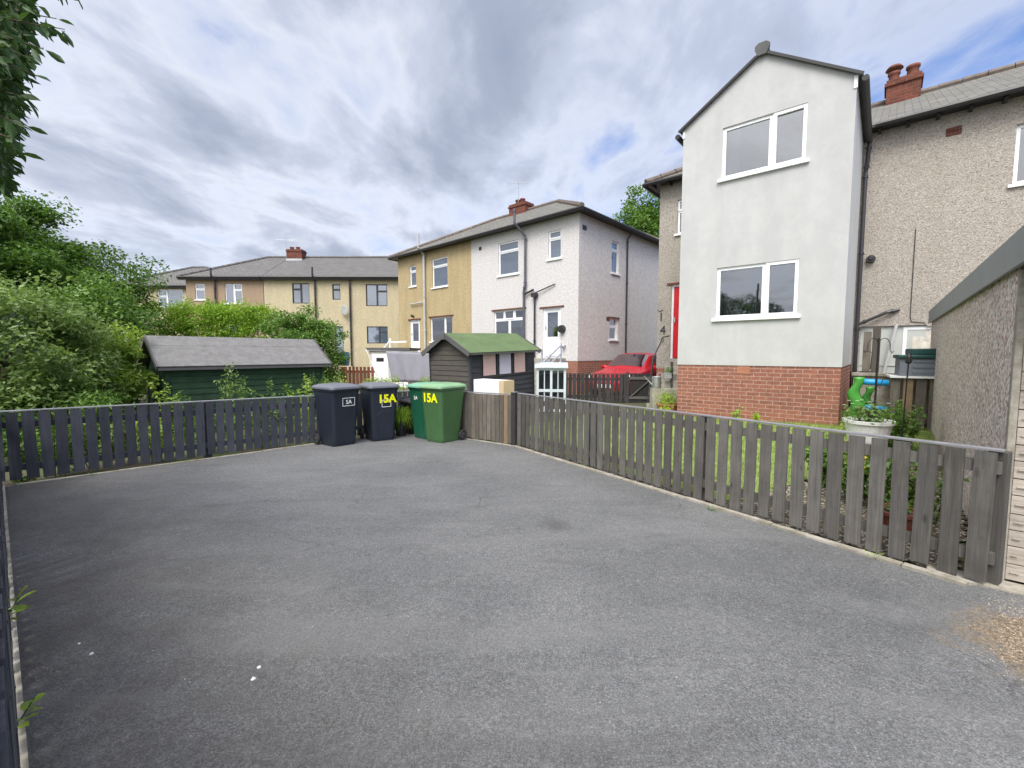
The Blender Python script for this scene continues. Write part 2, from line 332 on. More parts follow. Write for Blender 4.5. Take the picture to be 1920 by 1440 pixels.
M_conc = render_wall('concrete', (.24, .215, .18), (.44, .41, .36), (.13, .125, .06), 90, .4, .8, 9, .006)
M_step = plain('concrete_step', (.33, .31, .26), .9, var=.25, sc=6, bmp=.3, bsc=60, fine=.2)
M_soil = plain('soil', (.055, .042, .03), 1, var=.4, sc=14, bmp=1, bsc=50, fine=.4)
M_gravel = pebble('gravel', [(.30, .26, .20), (.42, .38, .31), (.20, .16, .12), (.5, .46, .4), (.12, .09, .06)], 42, (.09, .08, .04), .5, (.06, .05, .04))
M_grass = plain('grass_ground', (.20, .27, .07), 1, var=.3, sc=5, bmp=.8, bsc=80, fine=.35)
M_ext = render_wall('smooth_render', (.455, .455, .448), (.51, .508, .50), (.41, .414, .41), 130, .18, .7, 2.6, .006)
M_ext.node_tree.nodes
M_harl = render_wall('white_roughcast', (.47, .45, .44), (.70, .68, .67), (.50, .475, .465), 34, .8, .25, 16, .018)
M_yel = render_wall('ochre_roughcast', (.34, .26, .14), (.52, .425, .25), (.27, .20, .11), 34, .9, .5, 14, .02)
M_beige = render_wall('buff_roughcast', (.40, .34, .21), (.54, .47, .32), (.35, .30, .20), 40, .7, .55, 10, .02)
M_brown = render_wall('brown_roughcast', (.27, .195, .13), (.38, .28, .195), (.24, .17, .115), 40, .7, .4, 12, .02)
M_dash = pebble('grey_pebbledash', [(.40, .36, .31), (.27, .235, .20), (.50, .46, .41), (.19, .16, .13), (.35, .30, .25)], 48, (.26, .225, .185), .35, (.36, .33, .29))
M_gdash = pebble('spar_dash', [(.82, .73, .68), (.28, .14, .115), (.68, .55, .50), (.90, .85, .81), (.40, .25, .215), (.80, .66, .60)], 36, (.52, .46, .40), .2, (.52, .46, .41), .3)
M_brick = brick('red_brick', (.30, .125, .086), (.225, .10, .075), (.42, .29, .23))
M_cbrick = brick('chimney_brick', (.17, .055, .036), (.10, .036, .027), (.15, .10, .08))
M_slate = slate('slate_tiles', (.12, .115, .11), (.185, .178, .165), (.18, .17, .10), .26, .145)
M_slate2 = slate('grey_tiles', (.115, .11, .11), (.15, .145, .14), (.16, .145, .12), mossk=.4)
M_felt = plain('grey_felt', (.165, .16, .155), .95, var=.18, sc=7, bmp=.5, bsc=70, fine=.4)
M_gfelt = plain('green_felt', (.098, .145, .062), .95, var=.15, sc=3, bmp=.3, bsc=150, fine=.2)
M_ridge = plain('ridge_tile', (.155, .125, .105), .9, var=.3, sc=5, bmp=.2)
M_fasc = plain('black_gutter', (.018, .017, .018), .45, var=.2)
M_pipe = plain('dark_pipe', (.03, .028, .033), .4)
M_spipe = plain('purple_grey_pipe', (.09, .085, .11), .4); M_gpipe = plain('pale_grey_pipe', (.42, .43, .43), .5)
M_upvc = plain('white_upvc', (.82, .83, .84), .35, var=.03, sc=2)
M_anth = plain('dark_window_frame', (.035, .03, .032), .4)
M_glass = glassmat('window_glass', trans=.7); M_glass2 = glassmat('sky_glass', trans=.3, dark=(.09, .12, .16)); M_carglass = glassmat('car_glass', trans=.35)
M_curt = plain('net_curtain', (.62, .66, .72), .9, var=.12, sc=12)
M_red = plain('red_door_paint', (.55, .004, .012), .4, var=.05)
M_redfr = plain('door_frame_white', (.78, .76, .78), .4)
M_carred = plain('car_red', (.42, .008, .018), .25, var=.03, spec=.8)
M_black = plain('black_plastic', (.012, .012, .013), .5, var=.15)
M_rubber = plain('rubber', (.02, .02, .02), .8, bmp=.2)
M_chrome = plain('galvanised', (.50, .52, .50), .35, metal=.8, var=.2, sc=12)
M_pots = plain('chimney_pot', (.17, .06, .04), .85, var=.3, sc=8)
M_terra = plain('terracotta', (.36, .15, .09), .8, var=.2, sc=8)
M_bluefence = timber('slate_blue_timber', (.050, .053, .064), (.080, .084, .099), peel=.35, peelc=(.085, .085, .095), dark=(.028, .03, .04))
M_cap = timber('grey_cap_timber', (.19, .19, .20), (.28, .28, .30), along='u', knot=False)
M_greyfence = timber('weathered_timber', (.105, .09, .074), (.18, .158, .132), dark=(.06, .055, .05))
M_greyfence2 = timber('stained_grey_timber', (.085, .081, .075), (.15, .142, .13), dark=(.05, .046, .04), peel=.3, peelc=(.20, .175, .14))
M_tan = timber('raw_timber', (.22, .155, .095), (.33, .24, .155))
M_shedgrey = timber('shed_grey_boards', (.075, .068, .058), (.12, .11, .095), along='u', dark=(.05, .045, .04))
M_shedgrey2 = timber('shed_blue_grey_boards', (.040, .041, .047), (.062, .064, .072), along='u')
M_shedgreen = timber('shed_green_boards', (.022, .045, .024), (.038, .078, .040), along='u')
M_plank = timber('bleached_planks', (.27, .235, .195), (.46, .415, .36), along='u', dark=(.12, .10, .085), peel=.5, peelc=(.09, .075, .07))
M_barge = plain('barge_grey', (.09, .088, .088), .8, var=.2)
M_pink = plain('pink_shutter', (.60, .41, .385), .7, var=.06)
M_lil = plain('lilac_shutter', (.52, .50, .60), .7, var=.06)
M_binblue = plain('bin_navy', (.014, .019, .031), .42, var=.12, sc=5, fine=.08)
M_lidblue = plain('bin_lid_navy_sky_sheen', (.13, .133, .155), .45, var=.12, sc=8, fine=.1)  # navy lid made paler: sky reflection put into its base colour
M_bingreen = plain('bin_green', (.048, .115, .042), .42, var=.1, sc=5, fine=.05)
M_lidgreen = plain('bin_lid_green_sky_sheen', (.20, .35, .19), .45, var=.1, sc=8, fine=.1)  # paler than the green body, reflected sky painted into the lid tone
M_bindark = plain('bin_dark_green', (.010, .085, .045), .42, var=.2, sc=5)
M_liddark = plain('bin_lid_sea_green', (.16, .36, .25), .45, var=.15, sc=8)  # lightened lid tone stands in for the sky reflecting on top
M_yell = plain('yellow_sticker', (.80, .80, .0), .5, var=.05)
M_white = plain('white_paint', (.75, .75, .74), .6, var=.06, sc=6)
M_dirtywhite = plain('dirty_white_paint', (.55, .52, .45), .8, var=.25, sc=10, fine=.2)
M_gfascia = plain('grey_green_fascia', (.225, .238, .232), .55, var=.06, sc=4)
M_sheet = plain('grey_cloth', (.27, .262, .30), .95, var=.06, sc=6)
M_bark = plain('bark', (.10, .075, .05), .95, var=.35, sc=10, bmp=.8, bsc=30)
M_toyg = plain('toy_green', (.06, .28, .04), .4, var=.03)
M_toyb = plain('toy_blue', (.02, .30, .62), .4, var=.03)
M_boxgrey = plain('storage_box_grey', (.16, .18, .21), .5)
M_boxlid = plain('storage_box_lid', (.01, .06, .055), .5)
M_brownf = timber('red_brown_timber', (.13, .04, .022), (.20, .07, .04))
M_fdark = timber('charcoal_timber', (.035, .033, .035), (.06, .056, .055))
M_cab = plain('cabinet_grey_blue', (.50, .56, .58), .6)
L_dark = leafmat('leaf_dark', (.03, .075, .016), (.125, .235, .04))
L_mid = leafmat('leaf_mid', (.05, .12, .02), (.19, .32, .07))
L_olive = leafmat('leaf_olive', (.07, .13, .038), (.27, .38, .13))
L_lime = leafmat('leaf_lime', (.20, .36, .02), (.46, .60, .07), .45)
L_yel = leafmat('leaf_yellow_green', (.14, .26, .03), (.42, .55, .11), .4)
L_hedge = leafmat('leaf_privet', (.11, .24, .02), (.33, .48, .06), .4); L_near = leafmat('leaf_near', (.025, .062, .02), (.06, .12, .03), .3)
L_grass = leafmat('grass_blade', (.17, .25, .05), (.36, .42, .12), .35)
L_red = leafmat('leaf_russet', (.12, .07, .02), (.3, .16, .05), .3)
M_flower = plain('yellow_petal', (.85, .65, .03), .6); M_wfl = plain('white_petal', (.8, .72, .7), .6)
# ---------------------------------------------------------------- foliage
def leaves(name, pts, L, W, mat, parent=None, seed=0, droop=.3, up=.6, jit=.35, curl=.12, fine=False, dirs=None):
    rg = np.random.default_rng(seed); n = len(pts); pts = np.asarray(pts, float)
    nr = rg.normal(size=(n, 3)); nr[:, 2] = np.abs(nr[:, 2])+up; nr /= np.linalg.norm(nr, axis=1)[:, None]
    d = rg.normal(size=(n, 3)) if dirs is None else np.asarray(dirs, float)
    d = d-nr*(d*nr).sum(1)[:, None]; d /= np.linalg.norm(d, axis=1)[:, None]; d[:, 2] -= droop; d /= np.linalg.norm(d, axis=1)[:, None]
    s = np.cross(d, nr); s /= np.linalg.norm(s, axis=1)[:, None]
    l = L*(1+rg.uniform(-jit, jit, n))[:, None]; w = W*(1+rg.uniform(-jit, jit, n))[:, None]
    if fine:
        tpl = [(0, 0, 0), (.30, .8, .5), (.62, 1, .6), (.86, .45, .2), (1, 0, -.6), (.86, -.45, .2), (.62, -1, .6), (.30, -.8, .5), (.45, 0, 0)]
        V = np.stack([pts+d*l*a+s*w*.5*b+nr*l*curl*c for a, b, c in tpl], 1).reshape(-1, 3)
        base = np.arange(n)[:, None]*9; fc = [(0, 1, 8), (1, 2, 8), (2, 3, 8), (3, 4, 8), (4, 5, 8), (5, 6, 8), (6, 7, 8), (7, 0, 8)]
        Fc = np.concatenate([base+np.array(f)[None] for f in fc], 1).reshape(-1, 3); per = 8
    else:
        V = np.stack([pts, pts+d*l*.5+s*w*.5+nr*l*curl, pts+d*l, pts+d*l*.5-s*w*.5+nr*l*curl], 1).reshape(-1, 3)
        base = np.arange(n)[:, None]*4; Fc = np.concatenate([base+np.array((0, 1, 2))[None], base+np.array((0, 2, 3))[None]], 1).reshape(-1, 3); per = 2
    me = bpy.data.meshes.new(name); me.vertices.add(len(V)); me.vertices.foreach_set('co', V.ravel())
    me.loops.add(len(Fc)*3); me.loops.foreach_set('vertex_index', Fc.ravel()); me.polygons.add(len(Fc))
    me.polygons.foreach_set('loop_start', np.arange(len(Fc))*3); me.update(calc_edges=True)
    at = me.attributes.new('leaf_tint', 'FLOAT', 'FACE'); at.data.foreach_set('value', np.repeat(rg.random(n), per).astype(np.float32))
    me.materials.append(mat); o = bpy.data.objects.new(name, me); COL.objects.link(o)
    if parent: o.parent = parent
    return o
def clump_pts(center, rad, nclump, cr, nleaf, seed, shell=.55, floor=None, squash=1, cut=None):
    rg = np.random.default_rng(seed); c = np.array(center); rad = np.array(rad)
    out = []; k = 0
    while k < nclump:
        v = rg.normal(size=3); v /= np.linalg.norm(v); r = shell+(1-shell)*rg.random()
        q = c+v*rad*r*(1+rg.normal()*.07)
        if floor is not None and q[2] < floor: continue
        if cut is not None and not cut(q): continue
        m = int(nleaf*rg.uniform(.5, 1.5)); cs = cr*rg.uniform(.55, 1.35)
        g = rg.normal(size=(m, 3)); g /= np.linalg.norm(g, axis=1)[:, None]; g *= (rg.random(m)**.45)[:, None]*cs; g[:, 2] *= .7
        out.append(q+g); k += 1
    return np.concatenate(out)
def limbs(mb, base, top, r0, centres, seed, rise=.35):
    rg = random.Random(seed); base = Vector(base); top = Vector(top)
    mid = base.lerp(top, .5)+Vector((rg.uniform(-.1, .1), rg.uniform(-.1, .1), 0))
    mb.tube([base, base.lerp(mid, .5), mid, top], [r0, r0*.8, r0*.65, r0*.3], 10)
    for c in centres:
        c = Vector(c); s = base.lerp(top, rg.uniform(rise, .85)); m = s.lerp(c, .5)+Vector((0, 0, .12*(c-s).length))
        mb.tube([s, m, c], [r0*.32, r0*.2, r0*.06], 6)
# ---------------------------------------------------------------- windows and doors
def window(parent, M, rc, lights, mat=None, glass=None, sill=True, bar=.055, curtain=None, y=.06, sillm=None, lintel=None, label=None, name='window'):
    x0, z0, x1, z1 = rc; mat = mat or M_upvc; glass = glass or M_glass
    mb = MB(); mb.m = M; gp = MB(); gp.m = M; W = x1-x0; H = z1-z0
    for l in lights:
        a, b, c, d = x0+W*l[0], z0+H*l[1], x0+W*l[2], z0+H*l[3]; op = len(l) > 4
        yy = y-(.018 if op else 0)
        mb.box(a, yy, b, c, y+.06, b+bar); mb.box(a, yy, d-bar, c, y+.06, d); mb.box(a, yy, b+bar, a+bar, y+.06, d-bar); mb.box(c-bar, yy, b+bar, c, y+.06, d-bar)
        gp.box(a+bar, y+.025, b+bar, c-bar, y+.031, d-bar)
    w = mb.build(name, mat, parent)
    if label: w['label'] = label
    gp.build('pane', glass, w)
    if sill:
        s = MB(); s.m = M; s.box(x0-.06, -.05, z0-.055, x1+.06, y+.01, z0-.002); s.build('sill', sillm or M_upvc, w)
    if curtain:
        cm = MB(); cm.m = M
        for (a, b, zt) in curtain:
            xa = x0+W*a; xb = x0+W*b; n = max(6, int((xb-xa)/.035)); 
            vs = []; 
            for i in range(n+1):
                xx = xa+(xb-xa)*i/n; yy = y+.14+.022*math.sin(i*1.9)
                vs += [(xx, yy, z0+H*zt), (xx, yy, z1-.02)]
            cm.add(vs, [(2*i, 2*i+2, 2*i+3, 2*i+1) for i in range(n)])
        cm.build('curtain', M_curt, w)
    if lintel:
        s = MB(); s.m = M; s.box(x0-.1, -.035, z1+.002, x1+.1, .01, z1+.05); s.build('lintel_drip', lintel, w)
    return w
def door(parent, M, rc, mat, frame, glass=None, gz=.5, label=None, y=.06, panels=4):
    x0, z0, x1, z1 = rc; f = MB(); f.m = M
    f.box(x0, y-.02, z0, x0+.06, y+.06, z1); f.box(x1-.06, y-.02, z0, x1, y+.06, z1); f.box(x0+.06, y-.02, z1-.06, x1-.06, y+.06, z1)
    d = MB(); d.m = M; a, b, c, e = x0+.062, z0+.02, x1-.062, z1-.062; H = e-b
    if glass:
        zg = b+H*gz; d.box(a, y, b, c, y+.045, zg); d.box(a, y, zg, a+.1, y+.045, e); d.box(c-.1, y, zg, c, y+.045, e); d.box(a+.1, y, e-.1, c-.1, y+.045, e)
        for k in (0, 1):
            xa = a+.1+k*((c-a-.2)/2+.02); d.box(xa, y-.012, b+.12, xa+(c-a-.2)/2-.02, y-.001, zg-.12)
    else:
        d.box(a, y, b, c, y+.045, e)
        for r in range(panels):
            for k in (0, 1):
                xa = a+.09+k*((c-a)/2-.04); zb = b+.1+r*(H-.15)/panels; d.box(xa, y-.014, zb, xa+(c-a)/2-.14, y-.001, zb+(H-.15)/panels-.09)
    fo = d.build('door', mat, parent)
    if label: fo['label'] = label
    f.build('door_frame', frame, fo)
    if glass:
        g = MB(); g.m = M; g.box(a+.1, y+.012, b+H*gz, c-.1, y+.02, e-.1); g.build('pane', glass, fo)
    h = MB(); h.m = M; h.box(a+.03, y-.05, b+.98, a+.06, y-.002, b+1.12); h.build('handle', M_chrome, fo)
    return fo
def pipe(parent, pts, r=.034, mat=None, name='downpipe', clips=True):
    mb = MB(); mb.tube(pts, r, 10)
    if clips:
        for i in range(len(pts)-1):
            p, q = Vector(pts[i]), Vector(pts[i+1]); L = (q-p).length; d = (q-p).normalized()
            for k in range(int(L/1.6)+1):
                c = p+d*min(L, .1+k*1.6); mb.tube([c-d*.025, c+d*.025], r*1.35, 10)
    return mb.build(name, mat or M_pipe, parent, smooth=False)
def chimney(parent, x, y, z0, w, d, h, pots, mat=None):
    c = MB(); c.box(x-w/2, y-d/2, z0, x+w/2, y+d/2, z0+h-.16); c.box(x-w/2-.04, y-d/2-.04, z0+h-.16, x+w/2+.04, y+d/2+.04, z0+h-.08); c.box(x-w/2-.005, y-d/2-.005, z0+h-.08, x+w/2+.005, y+d/2+.005, z0+h)
    o = c.build('chimney', mat or M_cbrick, parent)
    f = MB(); f.box(x-w/2-.03, y-d/2-.05, z0+.0, x+w/2+.03, y+d/2+.05, z0+h*.16+.1); f.build('flashing', M_gpipe, o)
    for (dx, r, ph, cowl) in pots:
        p = MB(); p.lathe([(r*1.15, 0), (r*1.1, .06), (r*.95, ph-.08), (r*1.2, ph-.06), (r*1.2, ph), (r*.8, ph), (r*.8, ph-.05)], 16, (x+dx, y, z0+h-.01))
        if cowl: p.lathe([(r*.5, ph), (r*.55, ph+.06), (r*1.7, ph+.07), (r*1.2, ph+.15), (r*.2, ph+.18)], 16, (x+dx, y, z0+h))
        p.build('chimney_pot', M_pots, o, smooth=True)
    return o
def aerial(parent, x, y, z, rz=0, L=.9):
    a = MB(); a.m = face(x, y, rz, z); a.tube([(0, 0, -.6), (0, 0, .75)], .015, 6); a.tube([(-L*.6, 0, .7), (L*.5, 0, .7)], .008, 6)
    for k in range(8): a.tube([(-L*.55+k*L*.14, -.13, .7), (-L*.55+k*L*.14, .13, .7)], .005, 4)
    return a.build('aerial', M_chrome, parent)
def hiproof(x0, x1, y0, y1, z, rise, ov=.3, hipL=True, hipR=True, th=.06):
    """slabs of a roof; ridge runs along x. returns MB roof, MB ridge tiles, ridge z"""
    X0, X1, Y0, Y1 = x0-(ov if hipL else 0), x1+(ov if hipR else 0), y0-ov, y1+ov; ym = (y0+y1)/2; h = (Y1-Y0)/2
    a = X0+(h if hipL else 0); b = X1-(h if hipR else 0); zr = z+rise
    m = MB(); m.slab([(X0, Y0, z), (X1, Y0, z), (b, ym, zr), (a, ym, zr)], th); m.slab([(X1, Y1, z), (X0, Y1, z), (a, ym, zr), (b, ym, zr)], th)
    if hipL: m.slab([(X0, Y1, z), (X0, Y0, z), (a, ym, zr)], th)
    if hipR: m.slab([(X1, Y0, z), (X1, Y1, z), (b, ym, zr)], th)
    r = MB(); off = Vector((0, 0, .03)); ls = [((a, ym, zr), (b, ym, zr))]
    if hipL: ls += [((X0, Y0, z), (a, ym, zr)), ((X0, Y1, z), (a, ym, zr))]
    if hipR: ls += [((X1, Y0, z), (b, ym, zr)), ((X1, Y1, z), (b, ym, zr))]
    for p, q in ls:
        p = Vector(p)+off; q = Vector(q)+off; n = max(1, int((q-p).length/.42))
        for k in range(n): r.tube([p.lerp(q, k/n), p.lerp(q, (k+.97)/n)], [.095, .082], 8)
    return m, r
def gutter(parent, pts, name='gutter', r=.055, mat=None):
    g = MB()
    for p, q in zip(pts[:-1], pts[1:]): g.tube([p, q], r, 8)
    return g.build(name, mat or M_fasc, parent)
def vent(parent, M, x, z, w=.2, h=.14, mat=None):
    v = MB(); v.m = M; v.box(x, -.012, z, x+w, .02, z+h)
    for i in range(3):
        for j in range(2): v.box(x+.02+i*w/3.2, -.016, z+.02+j*h/2.2, x+.045+i*w/3.2, -.0125, z+.055+j*h/2.2)
    return v.build('air_brick', mat or M_cbrick, parent)
# ================================================================ GROUND
def plane_z(x, y): return SL*max(min(y, 11), -9)
DRV = [ab(7.88, -.03), ab(7.88, 5.93), Vector((.05, 7.72, 0)), Vector((2.97, 2.74, 0)), ab(-.62, 4.16), ab(-9, 4.16), ab(-9, -.03)]
DRV = [(p.x, p.y) for p in DRV]
def pdist(x, y):   # signed distance outside the driveway (0 inside)
    ins = False; dm = 1e9; n = len(DRV)
    for i in range(n):
        x1, y1 = DRV[i]; x2, y2 = DRV[(i+1) % n]
        if (y1 > y) != (y2 > y) and x < (x2-x1)*(y-y1)/(y2-y1)+x1: ins = not ins
        t = max(0, min(1, ((x-x1)*(x2-x1)+(y-y1)*(y2-y1))/((x2-x1)**2+(y2-y1)**2))); dm = min(dm, math.hypot(x-x1-t*(x2-x1), y-y1-t*(y2-y1)))
    return 0 if ins else dm
ANCH = [(3.5, 9.2, .10), (5.6, 7.3, .17), (7.5, 8.5, .25), (9, 8, .3), (3.4, 12.9, -.05), (4.2, 12.4, 0), (1.6, 13, -.05), (2.3, 15, 0), (-5, 11, -.28), (-8, 8.5, -.25), (-1, 10.5, -.25),
        (-3, 13, -.1), (-6, 16, .1), (-6, 22, .3), (-14, 26, .4), (-24, 28, .5), (10, 20, .3), (0, 28, .6), (-12, 12, -.1), (20, 5, .3), (10, 0, .05), (0, -8, 0), (-12, 0, -.1), (2.5, 7.5, -.06), (3.6, 5.5, -.04), (4.4, 4.2, -.05),
        (-60, 60, 1), (60, 60, 1), (0, 120, 1)]
def T(x, y):
    s = 0; w = 0
    for ax, ay, az in ANCH:
        d = (x-ax)**2+(y-ay)**2+.2; k = d**-1.6; s += k*az; w += k
    z = s/w; d = pdist(x, y); t = min(1, max(0, (d-.1)/1.6)); t = t*t*(3-2*t)
    return plane_z(x, y)*(1-t)+z*t-.02
def grid_sheet(name, xs, ys, fn, mat, keep=None):
    nx, ny = len(xs), len(ys); vs = [(x, y, fn(x, y)) for y in ys for x in xs]; fs = []
    for j in range(ny-1):
        for i in range(nx-1):
            if keep and not keep((xs[i]+xs[i+1])/2, (ys[j]+ys[j+1])/2): continue
            fs.append((j*nx+i, j*nx+i+1, (j+1)*nx+i+1, (j+1)*nx+i))
    m = MB(); m.v = vs; m.f = fs; return m.build(name, mat, smooth=True)
def axis(c, core, far, st):
    a = [c-core+i*st for i in range(int(2*core/st)+1)]; o = []; s = st*2; x = a[-1]
    while x < far: x += s; s *= 1.5; o.append(x)
    l = []; s = st*2; x = a[0]
    while x > -far: x -= s; s *= 1.5; l.append(x)
    return l[::-1]+a+o
def ground_mat():
    m, nt, b, out = material('garden_ground'); o = objc(nt)
    c = mixc(nt, ramp(nt, noise(nt, o, 1.2, 6, .7), [(.42, 0), (.58, 1)]), (.075, .10, .03), (.09, .07, .05))
    c = mixc(nt, 1.0, c, ramp(nt, noise(nt, o, 60, 4, .7), [(.3, .6), (.7, 1.4)]), 'MULTIPLY')
    nt.links.new(c, b.inputs['Base Color']); b.inputs['Roughness'].default_value = 1; bump(nt, b, noise(nt, o, 40, 4, .7), .8, .02); return m
struct(grid_sheet('ground', axis(-2, 14, 260, .5), axis(8, 13, 260, .5), T, ground_mat()))
def hilly(x, y): return 0
# driveway: fine sheet on the plane
m = MB(); m.v = [(x, y, plane_z(x, y)) for x, y in DRV]; m.f = [tuple(range(len(DRV)))[::-1]]
_n = len(DRV)
drv = m.build('driveway', M_asph, fix=True)
me = drv.data
if me.polygons[0].normal.z < 0: me.flip_normals()
struct(drv)
# concrete edgings (kerbs): low concrete strips that run along the fence feet
def kerb(name, pts, w, h, side, seed):
    rg = random.Random(seed); m = MB()
    for p, q in zip(pts[:-1], pts[1:]):
        p = Vector((p[0], p[1], 0)); q = Vector((q[0], q[1], 0)); d = (q-p).normalized(); nrm = Vector((d.y, -d.x, 0))*side; L = (q-p).length; s = 0
        while s < L-.05:
            l = min(.91, L-s); a = p+d*(s+.004); b = p+d*(s+l-.004); k = rg.uniform(-.005, .005); ww = w+rg.uniform(-.006, .006)
            n = 6; top = []; 
            for i in range(n+1):
                c = a.lerp(b, i/n); j = rg.uniform(-.004, .004); top.append((c, j))
            for i in range(n):
                (c0, j0), (c1, j1) = top[i], top[i+1]
                z0 = plane_z(c0.x, c0.y); z1 = plane_z(c1.x, c1.y); o0 = c0+nrm*(ww+j0); o1 = c1+nrm*(ww+j1)
                m.add([(c0.x, c0.y, z0-.05), (c1.x, c1.y, z1-.05), (o1.x, o1.y, z1-.05), (o0.x, o0.y, z0-.05), (c0.x, c0.y, z0+h+k), (c1.x, c1.y, z1+h+k), (o1.x, o1.y, z1+h+k-.003), (o0.x, o0.y, z0+h+k-.003)],
                      [(0, 1, 2, 3)[::-1], (4, 5, 6, 7), (0, 1, 5, 4), (1, 2, 6, 5), (2, 3, 7, 6), (3, 0, 4, 7)])
            s += l
    return struct(m.build(name, M_conc))
RF0 = Vector((.05, 7.72, 0)); RF1 = Vector((2.97, 2.74, 0)); rfd = (RF1-RF0).normalized(); rfn = Vector((-rfd.y, rfd.x, 0))
if rfn.dot(Vector((1, 1, 0))) < 0: rfn = -rfn           # points away from the drive
kerb('kerb_beside_long_fence', [RF0-rfd*.02, RF1+rfd*.0], .055, .022, -1 if Vector((rfd.y, -rfd.x, 0)).dot(rfn) > 0 else 1, 3)
kerb('kerb_under_short_fence', [ab(7.85, 5.93), RF0], .05, .010, 1, 4)
kerb('kerb_beside_far_fence', [ab(7.88, .09), ab(7.88, 5.9)], .05, .012, -1 if Vector((B.y, -B.x, 0)).dot(A) > 0 else 1, 5)
kerb('kerb_beside_near_fence', [ab(-2, .002), ab(7.83, .002)], .018, .025, 1 if Vector((A.y, -A.x, 0)).dot(B) < 0 else -1, 6)
# lawn behind the long fence
def lawn_in(x, y):
    q = Vector((x, y, 0)); k = (q-RF0).dot(rfn); l = (q-RF0).dot(rfd)
    return k > .25 and -1.2 < l < 3.9+.12*k and k < 5.4
lx = [i*.15 for i in range(0, 60)]; ly = [2+i*.15 for i in range(0, 75)]
struct(grid_sheet('lawn', lx, ly, lambda x, y: T(x, y)+.012, M_grass, lawn_in))
rg = np.random.default_rng(5); gp = []
while len(gp) < 26000:
    x, y = rg.uniform(0, 8), rg.uniform(3, 12)
    if lawn_in(x, y): gp.append((x, y, T(x, y)+.01))
g = leaves('grass', gp, .05, .006, L_grass, None, 8, droop=-1.6, up=0, curl=.1)
tag(g, 'short bright green lawn grass behind the grey picket fence', 'grass', kind='stuff')
# bare soil bed with gravel between fence and garage
def bed_in(x, y):
    q = Vector((x, y, 0)); k = (q-RF0).dot(rfn); l = (q-RF0).dot(rfd)
    return (k > .06 and k <= .25 and l > -.5 and l < 5.75) or (k > .06 and k < 3.2 and l >= 3.9+.12*k and l < 5.7-.2*k)
struct(grid_sheet('flower_bed', [i*.1 for i in range(0, 75)], [2+i*.1 for i in range(0, 80)], lambda x, y: T(x, y)+.02, M_gravel, bed_in))
q0 = ab(-.62, 4.20); m = MB(); m.m = face(q0.x, q0.y, ANG, plane_z(q0.x, q0.y)); m.box(-.32, -.16, -.05, 2.8, .0, .02)
struct(m.build('concrete_threshold', M_conc, bevel=.006))
# grit and dry debris on the tarmac
gm = MB(); rr = random.Random(11)
def stone(x, y, s):
    z = plane_z(x, y); a = rr.uniform(0, 6); vs = []
    for k in range(6): vs.append((x+s*math.cos(a+k)*rr.uniform(.6, 1), y+s*math.sin(a+k)*rr.uniform(.6, 1), z))
    for k in range(6): vs.append((x+s*.6*math.cos(a+k)*rr.uniform(.6, 1), y+s*.6*math.sin(a+k)*rr.uniform(.6, 1), z+s*rr.uniform(.35, .6)))
    gm.add(vs, [tuple(range(6, 12))]+[(i, (i+1) % 6, (i+1) % 6+6, i+6) for i in range(6)])
spots = [(60, 1000, 90, 26, 90), (100, 1030, 60, 14, 60), (75, 1265, 30, 20, 20), (1905, 1190, 50, 70, 420), (1885, 1135, 40, 20, 120), (1600, 1040, 120, 40, 40), (1400, 960, 150, 50, 40)]
for cx_, cy_, sx_, sy_, n_ in spots:
    for _ in range(n_):
        p = G(cx_+rr.gauss(0, sx_*.5), cy_+rr.gauss(0, sy_*.5))
        if pdist(p.x, p.y) == 0: stone(p.x, p.y, rr.uniform(.0015, .0045))
for _ in range(260):
    a, b = rr.uniform(-1, 7.5), rr.uniform(.2, 5.6); p = ab(a, b)
    if pdist(p.x, p.y) == 0: stone(p.x, p.y, rr.uniform(.0015, .005))
tag(gm.build('grit', plain('grit_tan', (.40, .33, .24), .9, var=.4, sc=30)), 'pale grit and small crumbs scattered over the dark tarmac', 'grit', kind='stuff')
for i, (x, y, s, lb) in enumerate([(475, 1273, .013, 'small white stone at the middle left of the tarmac, roundest of the loose ones'), (486, 1251, .012, 'thin buff stone flake just beyond the round white stone'), (172, 1226, .011, 'white stone chip on the tarmac nearest the left leafy shoots'), (148, 1207, .008, 'tiny pale stone chip just beyond the white chip near the left fence')]):
    gm = MB(); p = G(x, y); stone(p.x, p.y, s); tag(gm.build('stone', M_white), lb, 'stone', 'loose stones on the tarmac')
